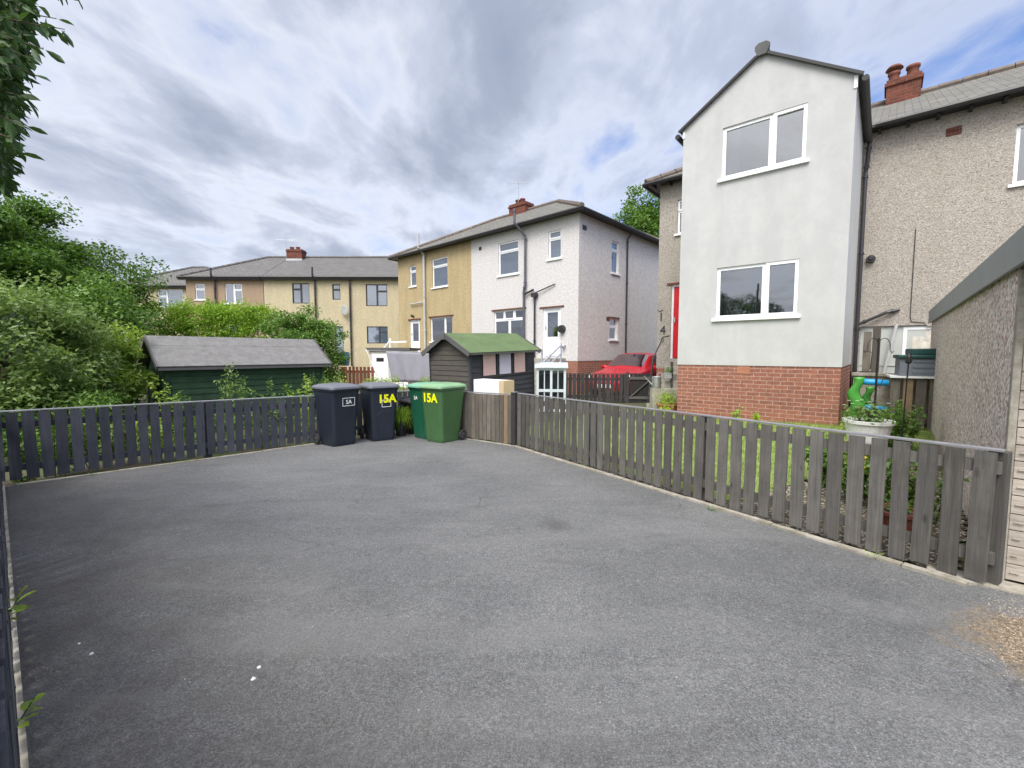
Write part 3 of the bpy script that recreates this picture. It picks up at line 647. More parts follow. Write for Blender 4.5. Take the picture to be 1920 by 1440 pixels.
# ================================================================ FENCES
def fence(name, p0, p1, nrm, label, h=.92, h1=None, capw=.06, pw=.1, gap=.04, mat=None, cap=None, posts=(), zf=plane_z, lift=.03, seed=0, last_tan=(), rails=(.22, .80), capov=.012, step_back=0, postw=.09, group=None):
    """nrm points away from the viewer's side; pickets stand on the -nrm side of the rails"""
    rg = random.Random(seed); p0 = Vector(p0); p1 = Vector(p1); d = (p1-p0); L = d.length; d.normalize()
    root = thing(name, label, 'fence', (p0.x, p0.y, zf(p0.x, p0.y)), 0, group); z00 = zf(p0.x, p0.y)
    def pt(s, k, z):
        q = p0+d*s+nrm*k; z = z*(1+((h1 or h)/h-1)*s/L) if z > .5 else z
        return Vector((q.x-p0.x, q.y-p0.y, zf(p0.x+d.x*s, p0.y+d.y*s)+z-z00))
    n_ = round((L+gap)/(pw+gap)); gap = (L-.004-n_*pw)/(n_-1); s = .002; i = 0
    while i < n_:
        w = pw*rg.uniform(.94, 1.05); mb = MB(); l = rg.uniform(-.007, .007); b = lift+rg.uniform(-.012, .012); t = .019; j = rg.uniform(-.002, .002)
        vs = [pt(s+(0 if a else w)+(l if z > .5 else -l), k+j, z) for z in (b, h-.028) for k in (-t, 0) for a in (1, 0)]
        mb.add(vs, [(0, 2, 3, 1), (4, 5, 7, 6), (0, 1, 5, 4), (2, 6, 7, 3), (0, 4, 6, 2), (1, 3, 7, 5)])
        for zz in rails:       # screw heads
            c = pt(s+w/2, -t-.001+j, zz*h); mb.tube([c, c-nrm*.002], .004, 6)
        mb.build('picket', M_tan if i in last_tan else mat, root, bevel=.002 if name == 'picket_fence' else 0); s += w+gap; i += 1
    for zz in rails:
        mb = MB(); mb.bar(pt(0, .024, zz*h), pt(L, .024, zz*h), .045, .075); mb.build('rail', mat, root)
    if cap:
        mb = MB(); mb.bar(pt(-.01, .012, h-.012), pt(L+.01, .012, h-.012), capw, .016); mb.build('cap_rail', cap, root, bevel=.003)
    for ps in posts:
        mb = MB(); c = pt(ps, .05+postw/2+step_back, 0); e = pt(ps, .05+postw/2+step_back, h-.03); mb.bar(c-Vector((0, 0, .05)), e, postw, postw, up=tuple(d)); mb.build('post', mat, root, bevel=.003)
    return root
Lr = (RF1-RF0).length
fence('picket_fence', RF0+rfd*.03+rfn*.05, RF1+rfd*.085+rfn*.05, rfn, 'long weathered grey picket fence beside the lawn, ending at the pebbledash garage', mat=M_greyfence2, cap=M_cap, posts=(.05, 1.9, 3.7, Lr+.03), seed=2, h=.955, h1=.905, rails=(.2, .86))
# end post seen at the near end of the long fence, dark and flush with the pickets
q = RF0-rfd*.015+rfn*.0; root = thing('fence_post', 'dark square post where the short brown fence meets the long grey fence', 'post', (q.x, q.y, plane_z(q.x, q.y)), ANG)
m = MB(); m.box(-.045, -.045, -.04, .045, .045, .955); m.build('post_shaft', M_fdark, root, bevel=.004); m = MB(); m.box(-.052, -.052, .956, .052, .052, .972); m.build('post_cap', M_cap, root, bevel=.004)
fence('close_board_fence', ab((RF0).dot(A)+.07, 5.95), ab(7.85, 5.95), B, 'short brown-grey close-set picket fence behind the green wheelie bins', pw=.092, gap=.012, mat=M_greyfence, cap=M_cap, posts=(.05, 1.4, 2.85), seed=7, last_tan=(1,), h=.93)
fence('blue_picket_fence', ab(7.9, -.62), ab(7.9, 5.93), A, 'slate blue painted picket fence along the far left, shrubs behind it', pw=.104, gap=.030, mat=M_bluefence, cap=M_cap, posts=(.05, 2.7, 5.7), seed=4, h=.90, lift=.05)
fence('blue_picket_fence', ab(.32, -.037), ab(7.86, -.037), -B, 'slate blue fence seen end on at the bottom left corner, kerb beside it', pw=.098, gap=.036, mat=M_bluefence, cap=M_bluefence, capw=.045, posts=(2.2, 4.6, 7.0), seed=9, h=.90, lift=.05, rails=(.22, .85))
# ================================================================ HOUSE WITH EXTENSION (right)
HF = Frame((7.56, 9.75, 0), ANG)      # local: x right along the rear wall, y inward; extension is x[-2.8,0] y[-2.95,0]
hz = .0
H = thing('house', 'grey pebbledash house with tall smooth pale rear extension on red brick base', 'house', (7.56, 9.75, 0), ANG)
EX, EY = -2.8, -2.95; ME = face(EX, EY, 0); EZ = (HF.hit(1287, 250, ME)[1]+HF.hit(1611, 132, ME)[1])/2; AP = HF.hit(1440, 96, ME)[1]
print('EZ', EZ, 'AP', AP, HF.hit(1440, 96, ME))
ME = face(EX, EY, 0)                  # extension front face: local x from 0..2.8
wU = HF.rect(1354, 240, 1511, 336, ME); wU = (wU[0], HF.hit(1432, 318, ME)[1], wU[2], HF.hit(1432, 217, ME)[1])
wL = HF.rect(1343, 503, 1496, 597, ME); wL = (wL[0], HF.hit(1420, 594, ME)[1], wL[2], HF.hit(1420, 494, ME)[1])
zb = HF.hit(1420, 686, ME)[1]
W = 2.8
m = MB(); m.m = ME; m.wall(0, W, zb, EZ, 0, .12, [wU, wL])
m.add([(0, 0, EZ), (W, 0, EZ), (W/2, 0, AP), (0, .12, EZ), (W, .12, EZ), (W/2, .12, AP)], [(0, 1, 2), (5, 4, 3)])
m.m = face(EX, 0, -math.pi/2); m.wall(0, -EY-.12, zb, EZ, 0, .12)      # left side
m.m = face(0, EY, math.pi/2); m.wall(.12, -EY, zb, EZ, 0, .12)         # right side
m.build('extension_wall', M_ext, H)
m = MB(); m.m = ME; m.wall(.012, W-.012, -.3, zb-.002, .012, .1); m.m = face(EX+.012, 0, -math.pi/2); m.wall(0, -EY-.12, -.3, zb-.002, 0, .1); m.m = face(-.012, EY, math.pi/2); m.wall(.12, -EY, -.3, zb-.002, 0, .1)
m.build('brick_plinth', M_brick, H)
m = MB(); m.m = ME; m.box(1.16, .004, zb-.155, 1.385, .02, zb-.012); m.build('air_brick', M_terra, H)
m = MB(); m.m = ME; m.box(.02, .14, 2.9, W-.02, 2.9, 3.0); m.box(.02, .14, .95, W-.02, 2.9, 1.0); m.build('room_floor', M_step, H)
window(H, ME, wU, [(0, 0, .62, 1), (.62, 0, 1, 1, 1)], curtain=[(.02, .20, .02)], bar=.06, y=.03)
window(H, ME, wL, [(0, 0, .62, 1), (.62, 0, 1, 1, 1)], bar=.06, y=.03)
# ornaments on the window ledges
def ornament(x, z, s, kind, lb):
    o = MB(); o.m = ME
    if kind == 'bowl': o.lathe([(.3*s, 0), (.9*s, .25*s), (s, .6*s), (.75*s, .95*s), (.35*s, 1.05*s), (.12*s, 1.3*s)], 14, (x, .2, z))
    else:
        o.lathe([(.5*s, 0), (.35*s, .3*s), (.6*s, .9*s), (.2*s, 1.3*s)], 10, (x, .2, z)); o.lathe([(.05*s, 0), (.8*s, .35*s), (.9*s, .8*s), (.3*s, 1.2*s)], 10, (x+.02, .2, z+1.2*s))
    ob = o.build('ornament', M_white, None, smooth=True); ob.matrix_world = H.matrix_basis.copy(); ob.location = H.location; ob.rotation_euler = H.rotation_euler
    tag(ob, lb, 'ornament', 'ornaments on the window ledges')
zl = wL[1]+.062
ornament(wL[0]+(wL[2]-wL[0])*.86, zl, .075, 'bowl', 'white lidded pot on the ledge of the lower extension window, right hand light')
ornament(wL[0]+(wL[2]-wL[0])*.52, zl, .10, 'fig', 'white ornament beside the mullion of the lower extension window')
ornament(wL[0]+(wL[2]-wL[0])*.13, zl, .10, 'fig', 'white ornament at the left edge of the lower extension window')
ornament(wU[0]+(wU[2]-wU[0])*.50, wU[1]+.062, .055, 'bowl', 'small white ornament on the ledge of the upper extension window')
# extension roof: gable, ridge running back
m = MB(); ov = .05; sl = (AP-EZ)/(W/2)
for sg in (-1, 1):
    xe = EX+W/2+sg*(W/2+.08); ze = EZ-.08*sl
    m.slab([(xe, EY-ov, ze+.045), (EX+W/2, EY-ov, AP+.045), (EX+W/2, 1.9, AP+.045), (xe, 1.0, ze+.045)], .04)
m.build('extension_roof', M_slate2, H)
m = MB()
for k in range(11): m.tube([(EX+W/2, EY-ov+k*.42, AP+.07), (EX+W/2, EY-ov+k*.42+.41, AP+.07)], [.1, .09], 8)
m.build('ridge_tiles', M_slate2, H)
m = MB(); m.m = face(EX+W/2, EY-ov, 0, AP+.03); m.loft([[(-.12, y, .02), (-.12, y, .08), (-.06, y, .125), (.06, y, .125), (.12, y, .08), (.12, y, .02), (.07, y, -.09), (-.07, y, -.09)] for y in (-.035, .02)])
m.build('ridge_end_cap', M_barge, H, fix=True)
m = MB()                                 # dry verge strips up the gable
for sg in (-1, 1): m.bar((EX+W/2+sg*(W/2+.08), EY-ov-.012, EZ-.08*sl+.025), (EX+W/2+sg*.1, EY-ov-.012, AP-.05), .022, .045, up=(0, 0, 1))
m.build('verge', M_fasc, H)
m = MB(); m.box(EX-.012, EY-.014, EZ-.16, EX+.035, EY-.002, EZ-.03); m.build('fascia_end', M_upvc, H); m = MB(); m.box(-.04, EY-.014, EZ-.2, .012, EY-.002, EZ-.0); m.build('fascia_end', M_upvc, H)
gutter(H, [(.11, EY-.05, EZ-.10), (.11, -.15, EZ-.10)], r=.05); gutter(H, [(EX-.11, EY-.04, EZ-.10), (EX-.11, -.1, EZ-.10)], r=.05)
pipe(H, [(.11, -.22, EZ-.14), (.09, -.16, EZ-.5), (.07, -.12, EZ-.7), (.07, -.12, .3)], .04)
pipe(H, [(.10, -.12, 2.05), (.55, -.09, 2.28), (.75, -.03, 2.33)], .032, name='waste_pipe')
# main walls
EVZ = 6.12
wR = HF.rect(1903, 225, 1965, 340); wR = (wR[0], HF.hit(1912, 344)[1], wR[0]+1.25, HF.hit(1912, 232)[1])
dr = HF.rect(1257, 555, 1300, 674); dr = (dr[0], 1.27, dr[0]+.92, 1.27+2.05)
wS = HF.rect(1270, 372, 1300, 436); wS = (wS[0], wS[1], wS[0]+.62, wS[3])
dB = HF.rect(1691, 612, 1780, 720); dB = (dB[0], dB[3]-2.0, dB[0]+.95, dB[3])
dA = HF.rect(1612, 612, 1664, 700); dA = (dA[0], dA[3]-2.0, dA[0]+1.05, dA[3])
m = MB(); m.wall(-4.45, 6.5, 1.0, EVZ, 0, .15, [wR, dr, wS, dB, dA]); m.m = face(-4.45, 7.0, -math.pi/2); m.wall(0, 6.85, 1.0, EVZ, 0, .15); m.m = face(6.5, 0, math.pi/2); m.wall(.15, 7, -.3, EVZ, 0, .15)
m.m = face(6.5, 7.15, math.pi); m.wall(0, 10.95, -.3, EVZ, 0, .15)
m.build('wall', M_dash, H)
m = MB(); m.wall(-4.44, -2.85, -.4, .998, .0, .14); m.m = face(-4.44, 7.0, -math.pi/2); m.wall(0, 6.85, -.4, .998, 0, .14); m.build('brick_plinth', M_brick, H)
m = MB(); m.wall(.02, 6.5, -.3, .998, 0, .14, [(dB[0], dB[1], dB[2], .998), (dA[0], dA[1], dA[2], .998)]); m.build('lower_wall', M_dash, H)
window(H, face(0, 0, 0), wR, [(0, 0, .5, 1), (.5, 0, 1, .7), (.5, .7, 1, 1, 1)], bar=.06)
window(H, face(0, 0, 0), wS, [(0, 0, 1, .68), (0, .68, 1, 1, 1)], bar=.05)
door(H, face(0, 0, 0), dr, M_red, M_redfr, label='red panelled door', panels=4)
m = MB(); m.box(dr[0]-.12, -.03, dr[3]+.002, dr[2]+.05, .0, dr[3]+.05); m.build('door_drip', M_cbrick, H)
door(H, face(0, 0, 0), dB, M_dirtywhite, M_upvc, label='weathered white boarded door', panels=2)
m = MB(); m.box(dA[0], .05, dA[1], dA[2], .08, dA[3]); m.box(dA[0]+.02, .035, dA[3]-.85, dA[2]-.02, .049, dA[3]-.83); m.build('outhouse_panel', plain('panel_grey_green', (.44, .46, .43), .7, var=.08), H)
vent(H, face(0, 0, 0), HF.hit(1773, 257)[0], HF.hit(1773, 257)[1], .22, .15)
# loose details on the wall
lx_, lz_ = HF.hit(1717, 430); l2x, l2z = HF.hit(1709, 603); l3x, l3z = HF.hit(1735, 605)
m = MB(); m.tube([(lx_, -.012, lz_), (lx_, -.012, l2z+.1), (l2x, -.012, l2z), (l3x, -.012, l3z)], .007, 5); m.build('wall_cable', M_pipe, H)
bx_, bz_ = HF.hit(1633, 486); m = MB(); m.tube([(bx_, .0, bz_), (bx_, -.1, bz_)], [.085, .075], 14); m.tube([(bx_, -.1, bz_), (bx_, -.13, bz_)], [.05, .03], 12); m.build('boiler_flue', M_pipe, H)
# number 14 and scroll by the door, in black iron
def textmesh(txt, size, ext=.002, off=0.0):
    cu = bpy.data.curves.new('t', 'FONT'); cu.body = txt; cu.size = size; cu.extrude = ext; cu.align_x = 'CENTER'; cu.offset = off
    ob = bpy.data.objects.new('t', cu); me = bpy.data.meshes.new_from_object(ob); bpy.data.objects.remove(ob); return me
def text(name, txt, size, mat, parent, M, ext=.002, off=0.0):
    me = textmesh(txt, size, ext, off); me.materials.append(mat); o = bpy.data.objects.new(name, me); COL.objects.link(o); o.parent = parent; o.matrix_local = M @ Matrix.Rotation(R(90), 4, 'X'); return o
nx_, nz_ = HF.hit(1240, 592)
def hx(z): return nx_
tx = text('house_number', '1', .34, M_pipe, H, Matrix.Translation((nx_, -.015, nz_-.15)))
tx = text('house_number', '4', .34, M_pipe, H, Matrix.Translation((nx_+.06, -.015, nz_-.52)))
m = MB(); m.tube([(nx_-.12, -.012, nz_+.18), (nx_-.04, -.012, nz_+.12), (nx_+.05, -.012, nz_+.16)], .008, 5); m.tube([(nx_, -.012, nz_-.7), (nx_+.06, -.012, nz_-.6), (nx_+.1, -.012, nz_-.68), (nx_+.04, -.012, nz_-.76)], .008, 5); m.build('iron_scroll', M_pipe, H)
# roof
rf, rd = hiproof(-4.45, 6.5, 0, 7.15, EVZ+.02, 1.98, .3, True, False)
rf.build('roof', M_slate, H); rd.build('ridge_tiles', M_ridge, H)
m = MB(); m.box(-4.75, -.3, EVZ-.035, EX-.02, 0, EVZ-.012); m.box(.02, -.3, EVZ-.035, 6.5, -.002, EVZ-.012); m.box(-4.75, 0, EVZ-.035, -4.455, 7.4, EVZ-.012)
for k in range(26):
    xx = -4.6+k*.44
    if EX-.1 < xx < .1: continue
    m.box(xx, -.27, EVZ-.1, xx+.05, -.003, EVZ-.037)
m.build('soffit', M_fasc, H)
gutter(H, [(-4.8, -.33, EVZ-.02), (EX-.2, -.33, EVZ-.02)]); gutter(H, [(.2, -.33, EVZ-.02), (6.5, -.33, EVZ-.02)]); gutter(H, [(-4.8, -.33, EVZ-.02), (-4.8, 7.4, EVZ-.02)])
MCh = face(0, 3.1, 0); ca, cz1 = HF.hit(1663, 150, MCh); cb_, cz2 = HF.hit(1729, 134, MCh); print('CH', ca, cb_, cz1, cz2)
chimney(H, (ca+cb_)/2, 3.4, 7.6, cb_-ca, .6, (cz1+cz2)/2-7.6, [(-.2, .11, .3, True), (.17, .12, .33, False)])
# concrete steps up to the red door
st = thing('concrete_steps', 'pale concrete steps rising to the red door beside the brick extension base', 'steps', tuple(HF.M @ Vector((-3.3, 0, 0))), ANG)
m = MB()
for k in range(7): m.box(-.5, -.35-k*.22-(.5 if k else 0), -.35, .42, -.0 if k == 0 else -.35-(k-1)*.22-(.5 if k > 1 else .0)-.001, 1.25-k*.175)
m.build('tread', M_step, st, bevel=.01)
hr = MB(); hb = HF.I @ P(1224, 694, 11.2)
hr_root = thing('handrail', 'thin dark metal handrail beside the concrete steps under the number fourteen', 'handrail', tuple(HF.M @ Vector((-4.15, -.25, .9))), ANG)
hr.tube([(0, -1.0, -.75), (0, -.75, .35), (.05, -.2, .95), (.12, .1, 1.0)], .018, 8); hr.tube([(0, -.75, .35), (0, -.75, -.9)], .015, 6); hr.build('rail_tube', M_pipe, hr_root)
# ================================================================ WHITE / OCHRE SEMI-DETACHED PAIR
d2 = Vector((890, -820, 0)).normalized(); A2 = math.atan2(d2.y, d2.x)
WC = Vector((.15*15.2, 15.2, 0)); WF = Frame((WC.x, WC.y, 0), A2)      # origin at right front corner, house to -x
EV = 6.22; DP = 6.9; XM = -5.45; XL = -11.0
I4 = Matrix.Identity(4)
def semi(name, label, x0, x1, mat, holesF, wins, hipL, hipR, side=None, base=None):
    root = thing(name, label, 'house', tuple(WF.M @ Vector(((x0+x1)/2, 0, 0)))[:2]+(0,), A2)
    off = Matrix.Translation((-(x0+x1)/2, 0, 0)); return root, off
wr = lambda *a: WF.rect(*a)
# white half
wh, off = semi('house', 'white roughcast house with brown soil pipe and steps up to a white door', XM, 0, M_harl, None, None, False, True)
def fix(r, w=None): return r
w1 = wr(934, 453, 972, 515); w2 = wr(1028, 432, 1052, 485); w3 = wr(926, 581, 983, 640); d1 = wr(1018, 577, 1051, 660); d1 = (d1[0], 1.28, d1[2], d1[3])
MS = face(0, 0, math.pi/2)                                            # right side wall (faces the car)
s1 = WF.rect(1147, 453, 1161, 513, MS); s2 = WF.rect(1143, 597, 1158, 637, MS)
zp = WF.hit(1083, 677)[1]
m = MB(); m.m = off; m.wall(XM+.002, 0, zp, EV, 0, .15, [w1, w2, w3, d1]); m.m = off @ MS; m.wall(.15, DP, zp, EV, 0, .15, [s1, s2]); m.m = off @ face(0, DP+.15, math.pi); m.wall(0, -XM, -.2, EV, 0, .15)
m.m = off @ face(XM+.005, .15, math.pi/2); m.wall(0, DP, .2, EV, -.1, .05)
m.build('wall', M_harl, wh)
m = MB(); m.m = off; m.wall(XM+.002, -.01, -.4, zp-.002, .01, .13, [(d1[0], d1[1], d1[2], zp-.002)]) if d1[1] < zp-.01 else m.wall(XM+.002, -.01, -.4, zp-.002, .01, .13); m.m = off @ MS; m.wall(.15, DP, -.4, zp-.002, .01, .13); m.build('brick_plinth', M_brick, wh)
rl = M_cbrick
T2 = [(0, 0, 1, .72), (0, .72, 1, 1, 1)]
window(wh, off, w1, T2, glass=M_glass2, curtain=[(.05, .95, .1)]); window(wh, off, w2, T2, glass=M_glass2, curtain=[(.05, .95, .05)])
window(wh, off, w3, [(0, 0, .5, .7), (.5, 0, 1, .7), (0, .7, .33, 1), (.33, .7, .66, 1, 1), (.66, .7, 1, 1)], lintel=rl, sill=False)
window(wh, off @ MS, s1, T2, curtain=[(.05, .95, .1)]); window(wh, off @ MS, s2, [(0, 0, 1, .62), (0, .62, 1, 1)], lintel=M_cbrick)
door(wh, off, d1, M_upvc, M_upvc, M_glass, .42)
m = MB(); m.m = off; m.box(d1[0]-.15, -.035, d1[3]+.002, d1[2]+.15, .0, d1[3]+.05); m.build('door_drip', M_cbrick, wh)
def roofpair(root, off, x0, x1, hipL, hipR, mat=M_slate):
    rf, rd = hiproof(x0, x1, 0, DP+.15, EV+.03, 1.95, .3, hipL, hipR)
    rf.v = [tuple(off @ Vector(p)) for p in rf.v]; rd.v = [tuple(off @ Vector(p)) for p in rd.v]
    rf.build('roof', mat, root); rd.build('ridge_tiles', M_ridge, root)
    m = MB(); m.m = off; X0 = x0-(.3 if hipL else 0); X1 = x1+(.3 if hipR else 0)
    m.box(X0, -.3, EV-.04, X1, -.002, EV-.015)
    if hipR: m.box(x1+.002, 0, EV-.04, X1, DP+.4, EV-.015)
    if hipL: m.box(X0, 0, EV-.04, x0-.002, DP+.4, EV-.015)
    m.build('soffit', M_fasc, root)
    o3 = lambda *p: tuple(off @ Vector(p)); g = [o3(X0, -.33, EV-.02), o3(X1+(.03 if hipR else 0), -.33, EV-.02)]
    if hipR: g.append(o3(X1+.03, DP+.4, EV-.02))
    if hipL: g.insert(0, o3(X0-.03, DP+.4, EV-.02)); g[1] = o3(X0-.03, -.33, EV-.02)
    gutter(root, g, r=.06)
roofpair(wh, off, XM, 0, False, True)
O = lambda *p: tuple(off @ Vector(p))
sx, sz = WF.hit(988, 440); _, szt = WF.hit(978, 395); 
zj = WF.hit(988, 540)[1]
pipe(wh, [O(sx-.25, -.42, EV+.55), O(sx-.25, -.42, EV+.05), O(sx, -.1, EV-.45), O(sx, -.1, zj+.1), O(sx-.06, -.1, zj-.1), O(sx-.06, -.1, 1.2)], .048, M_spipe, 'soil_pipe')
zk = WF.hit(1008, 553)[1]; xk = WF.hit(1005, 553)[0]
pipe(wh, [O(xk, -.08, zk), O(xk, -.08, 1.0)], .036); m = MB(); m.m = off; m.box(xk-.11, -.17, zk-.08, xk+.11, -.01, zk+.06); m.build('hopper', M_pipe, wh)
xe, ze = WF.hit(1042, 538); pipe(wh, [O(xk, -.1, zk+.06), O(xe, -.05, ze+.1)], .022, name='waste_pipe', clips=False)
xe2, ze2 = WF.hit(1000, 543); pipe(wh, [O(sx-.06, -.1, zj-.25), O(xe2+.05, -.06, zj-.1)], .036, name='waste_pipe', clips=False)
ps = WF.hit(1172, 560, MS)[0]; po = off @ MS
pipe(wh, [tuple(po @ Vector((ps, -.28, EV-.06))), tuple(po @ Vector((ps, -.07, EV-.35))), tuple(po @ Vector((ps, -.07, .1)))], .036)
vent(wh, off, *WF.hit(898, 470), .16, .14, M_pipe); vent(wh, po, *WF.hit(1092, 430, MS), .25, .16, M_pipe); vent(wh, po, *WF.hit(1137, 601, MS), .2, .15)
MC2 = face(0, DP/2-.2, 0); ca, cz1 = WF.hit(955, 381, MC2); cb_, cz2 = WF.hit(985, 381, MC2); print('CH', ca, cb_, cz1, cz2)
chimney(wh, *(off @ Vector(((ca+cb_)/2, DP/2+.1, 0))).xy, 7.7, cb_-ca, .65, (cz1+cz2)/2-7.7, [(-.22, .11, .27, False), (.08, .11, .27, False)])
aerial(wh, *(off @ Vector((XM-.4, DP/2, 0))).xy, 8.9, .6)
hx_, hz_ = WF.hit(1055, 617); m = MB(); m.m = off; m.tube([(hx_, -.02, hz_), (hx_, -.14, hz_)], [.15, .13], 18); m.tube([(hx_, -.14, hz_), (hx_, -.16, hz_)], .06, 12); m.build('hose_reel', M_pipe, wh)
hx2, hz2 = WF.hit(1059, 648); m = MB(); m.m = off; m.tube([(hx2, 0, hz2), (hx2, -.1, hz2), (hx2, -.14, hz2-.05)], [.05, .06, .08], 12); m.build('wall_lamp', M_gpipe, wh)
# metal balustrade and landing at the white door
ld = thing('doorstep_landing', 'concrete landing with pale metal balustrade outside the white house door', 'steps', tuple(WF.M @ Vector((d1[0], 0, 0)))[:2]+(0,), A2)
m = MB(); m.box(-.3, -1.0, -.3, 1.05, -.01, 1.24)
for k in range(5): m.box(-.3-(k+1)*.27, -1.0, -.3, -.3-k*.27-.001, -.01, 1.06-k*.19)
m.build('steps_mass', M_step, ld, bevel=.01)
m = MB(); li = (Matrix.Translation(ld.location) @ Matrix.Rotation(A2, 4, 'Z')).inverted()
q1, q2 = li @ P(1052, 647, 14.3), li @ P(1008, 690, 13.7)
for k in range(3): o_ = Vector((0, 0, -.27*k)); m.bar(q1+o_, q2+o_, .035, .05)
for q in (q1, q1.lerp(q2, .5), q2): m.bar(q+Vector((0, 0, .06)), q-Vector((0, 0, 1.0)), .04, .04)
q3 = li @ P(1016, 655, 14.6); m.bar(q3, q3-Vector((0, 0, .7)), .04); m.bar(q3, li @ P(1008, 662, 14.4), .035, .05)
m.build('balustrade', plain('pale_blue_metal', (.42, .47, .55), .5), ld)
# ochre half
oc, off = semi('house', 'ochre roughcast house with pale grey soil pipe joined to the white house', XL, XM, M_yel, None, None, True, False)
O = lambda *p: tuple(off @ Vector(p))
a1 = wr(768, 498, 780, 537); a2 = wr(810, 483, 839, 538); a3 = wr(807, 594, 848, 640); dd = wr(769, 600, 787, 662); dd = (dd[0], 1.28, dd[2], dd[3])
m = MB(); m.m = off; m.wall(XL, XM-.002, -.3, EV, 0, .15, [a1, a2, a3, dd]); m.m = off @ face(XL, DP, -math.pi/2); m.wall(0, DP-.15, -.3, EV, 0, .15); m.m = off @ face(XM, DP+.15, math.pi); m.wall(0, XM-XL, -.3, EV, 0, .15)
m.build('wall', M_yel, oc)
window(oc, off, a1, T2, glass=M_glass2, curtain=[(.05, .95, .1)]); window(oc, off, a2, T2, glass=M_glass2, curtain=[(.05, .95, .05)])
window(oc, off, a3, [(0, 0, .65, 1), (.65, 0, 1, 1)], glass=M_glass, curtain=[(.05, .3, .05)], lintel=M_cbrick); door(oc, off, dd, M_upvc, M_upvc, M_glass, .42)
m = MB(); m.m = off; m.box(dd[0]-.12, -.04, dd[3]+.002, dd[2]+.12, .0, dd[3]+.06); m.build('door_drip', M_cbrick, oc)
roofpair(oc, off, XL, XM, True, False)
sx, sz = WF.hit(798, 500); pipe(oc, [O(sx, -.1, .8), O(sx, -.1, EV-.15), O(sx, -.4, EV+.1), O(sx, -.4, EV+.75)], .055, M_gpipe, 'soil_pipe')
xa = WF.hit(771, 571); pipe(oc, [O(xa[0], -.08, xa[1]), O(sx, -.1, xa[1]+.02)], .03, M_gpipe, 'waste_pipe', clips=False)
m = MB(); m.m = off; q = WF.hit(776, 594); m.tube([(q[0], 0, q[1]), (q[0], -.15, q[1]+.05)], [.04, .07], 10); m.build('wall_lamp', M_pipe, oc)
ld = thing('doorstep_landing', 'concrete landing with white timber rails outside the ochre house door', 'steps', tuple(WF.M @ Vector((dd[0], 0, 0)))[:2]+(0,), A2)
m = MB(); m.box(-.3, -1.0, 0, 1.2, -.01, 1.24); m.build('steps_mass', M_step, ld)
m = MB()
for x in (-.3, -1.5): m.bar((x, -.95, 1.2 if x > -1 else .4), (x, -.95, 2.15 if x > -1 else 1.3), .07)
m.bar((1.1, -.95, 1.95), (-.3, -.95, 1.95), .05, .08); m.bar((-.3, -.98, 2.0), (-1.6, -.98, 1.15), .05, .08); m.bar((-.3, -.98, 1.6), (-1.6, -.98, .75), .05, .08); m.build('balustrade', M_white, ld)
# ================================================================ FAR HOUSES
FH = Frame((-20.8, 28, 0), R(0)); 
def farhouse(label, x0, x1, mat, wins, frame, y0=0, hipL=True, hipR=True, ev=6.15, rise=1.95, depth=6.8, dark=False, sills=True, org=None, name='house', cut=(0, 0)):
    fr = Frame(((x0+x1)/2, 28+y0, 0), 0); root = thing(name, label, 'house', ((x0+x1)/2, 28+y0, 0), 0)
    rs = [fr.rect(*w[:4]) for w in wins]; hw = (x1-x0)/2
    m = MB(); m.wall(-hw, hw, -.2, ev, 0, .15, rs); m.m = face(hw, 0, math.pi/2); m.wall(.15, depth, -.2, ev, -.002, .15); m.m = face(-hw, depth, -math.pi/2); m.wall(0, depth-.15, -.2, ev, -.002, .15); m.build('wall', mat, root)
    for r, w in zip(rs, wins): window(root, I4, r, w[4], mat=frame, glass=w[5] if len(w) > 5 else M_glass2, sill=sills, curtain=[(.05, .95, .08)] if len(w) <= 6 else None)
    rf, rd = hiproof(-hw, hw, 0, depth, ev+.03, rise, .3, hipL, hipR); rf.build('roof', M_slate2, root); rd.build('ridge_tiles', M_slate2, root)
    X0 = -hw-(.3 if hipL else 0); X1 = hw+(.3 if hipR else 0)
    gutter(root, [(X0, -.34, ev), (X1, -.34, ev)], r=.07); m = MB(); m.box(X0, -.3, ev-.14, X1, -.002, ev-.05); m.build('soffit', M_fasc, root)
    return root, fr
SQ = [(0, 0, .52, 1), (.52, 0, 1, .68), (.52, .68, 1, 1, 1)]; SQ2 = [(0, 0, .5, .7), (0, .7, .5, 1, 1), (.5, 0, 1, 1)]; TT = [(0, 0, 1, .65), (0, .65, 1, 1, 1)]
b1, f1 = farhouse('brown roughcast house with white framed windows beyond the green shed', -20.6, -15.72, M_brown, [(366, 532, 384, 562, TT), (422, 532, 454, 569, SQ), (410, 610, 450, 650, SQ, M_glass)], M_upvc, hipR=False)
b2, f2 = farhouse('buff roughcast house with dark framed windows and a dish on the wall', -15.68, -5.2, M_beige, [(548, 531, 580, 569, SQ2), (623, 533, 638, 562, TT), (686, 533, 726, 574, SQ), (628, 612, 644, 664, [(0, 0, 1, 1)], M_glass, 1), (688, 612, 727, 644, [(0, 0, .6, 1), (.6, 0, 1, .65), (.6, .65, 1, 1)], M_glass, 1)], M_anth, hipL=False, sills=False)
b3, f3 = farhouse('most distant buff house with a hipped roof behind the left trees', -28.5, -20.7, M_beige, [(296, 542, 343, 576, [(0, 0, .35, .6), (0, .6, .35, 1, 1), (.35, 0, 1, 1)])], M_upvc, y0=3.6)
for (bb, fr, px0, top) in ((b1, f1, 405, .5), (b2, f2, 592, .55), (b2, f2, 657, 0)):
    q = fr.hit(px0, 540)[0]
    pts = [(q, -.12, .6), (q, -.12, 6.0)] + ([(q, -.42, 6.2), (q, -.42, 6.2+top)] if top else [(q, -.3, 6.15)])
    pipe(bb, pts, .055, M_pipe, 'downpipe')
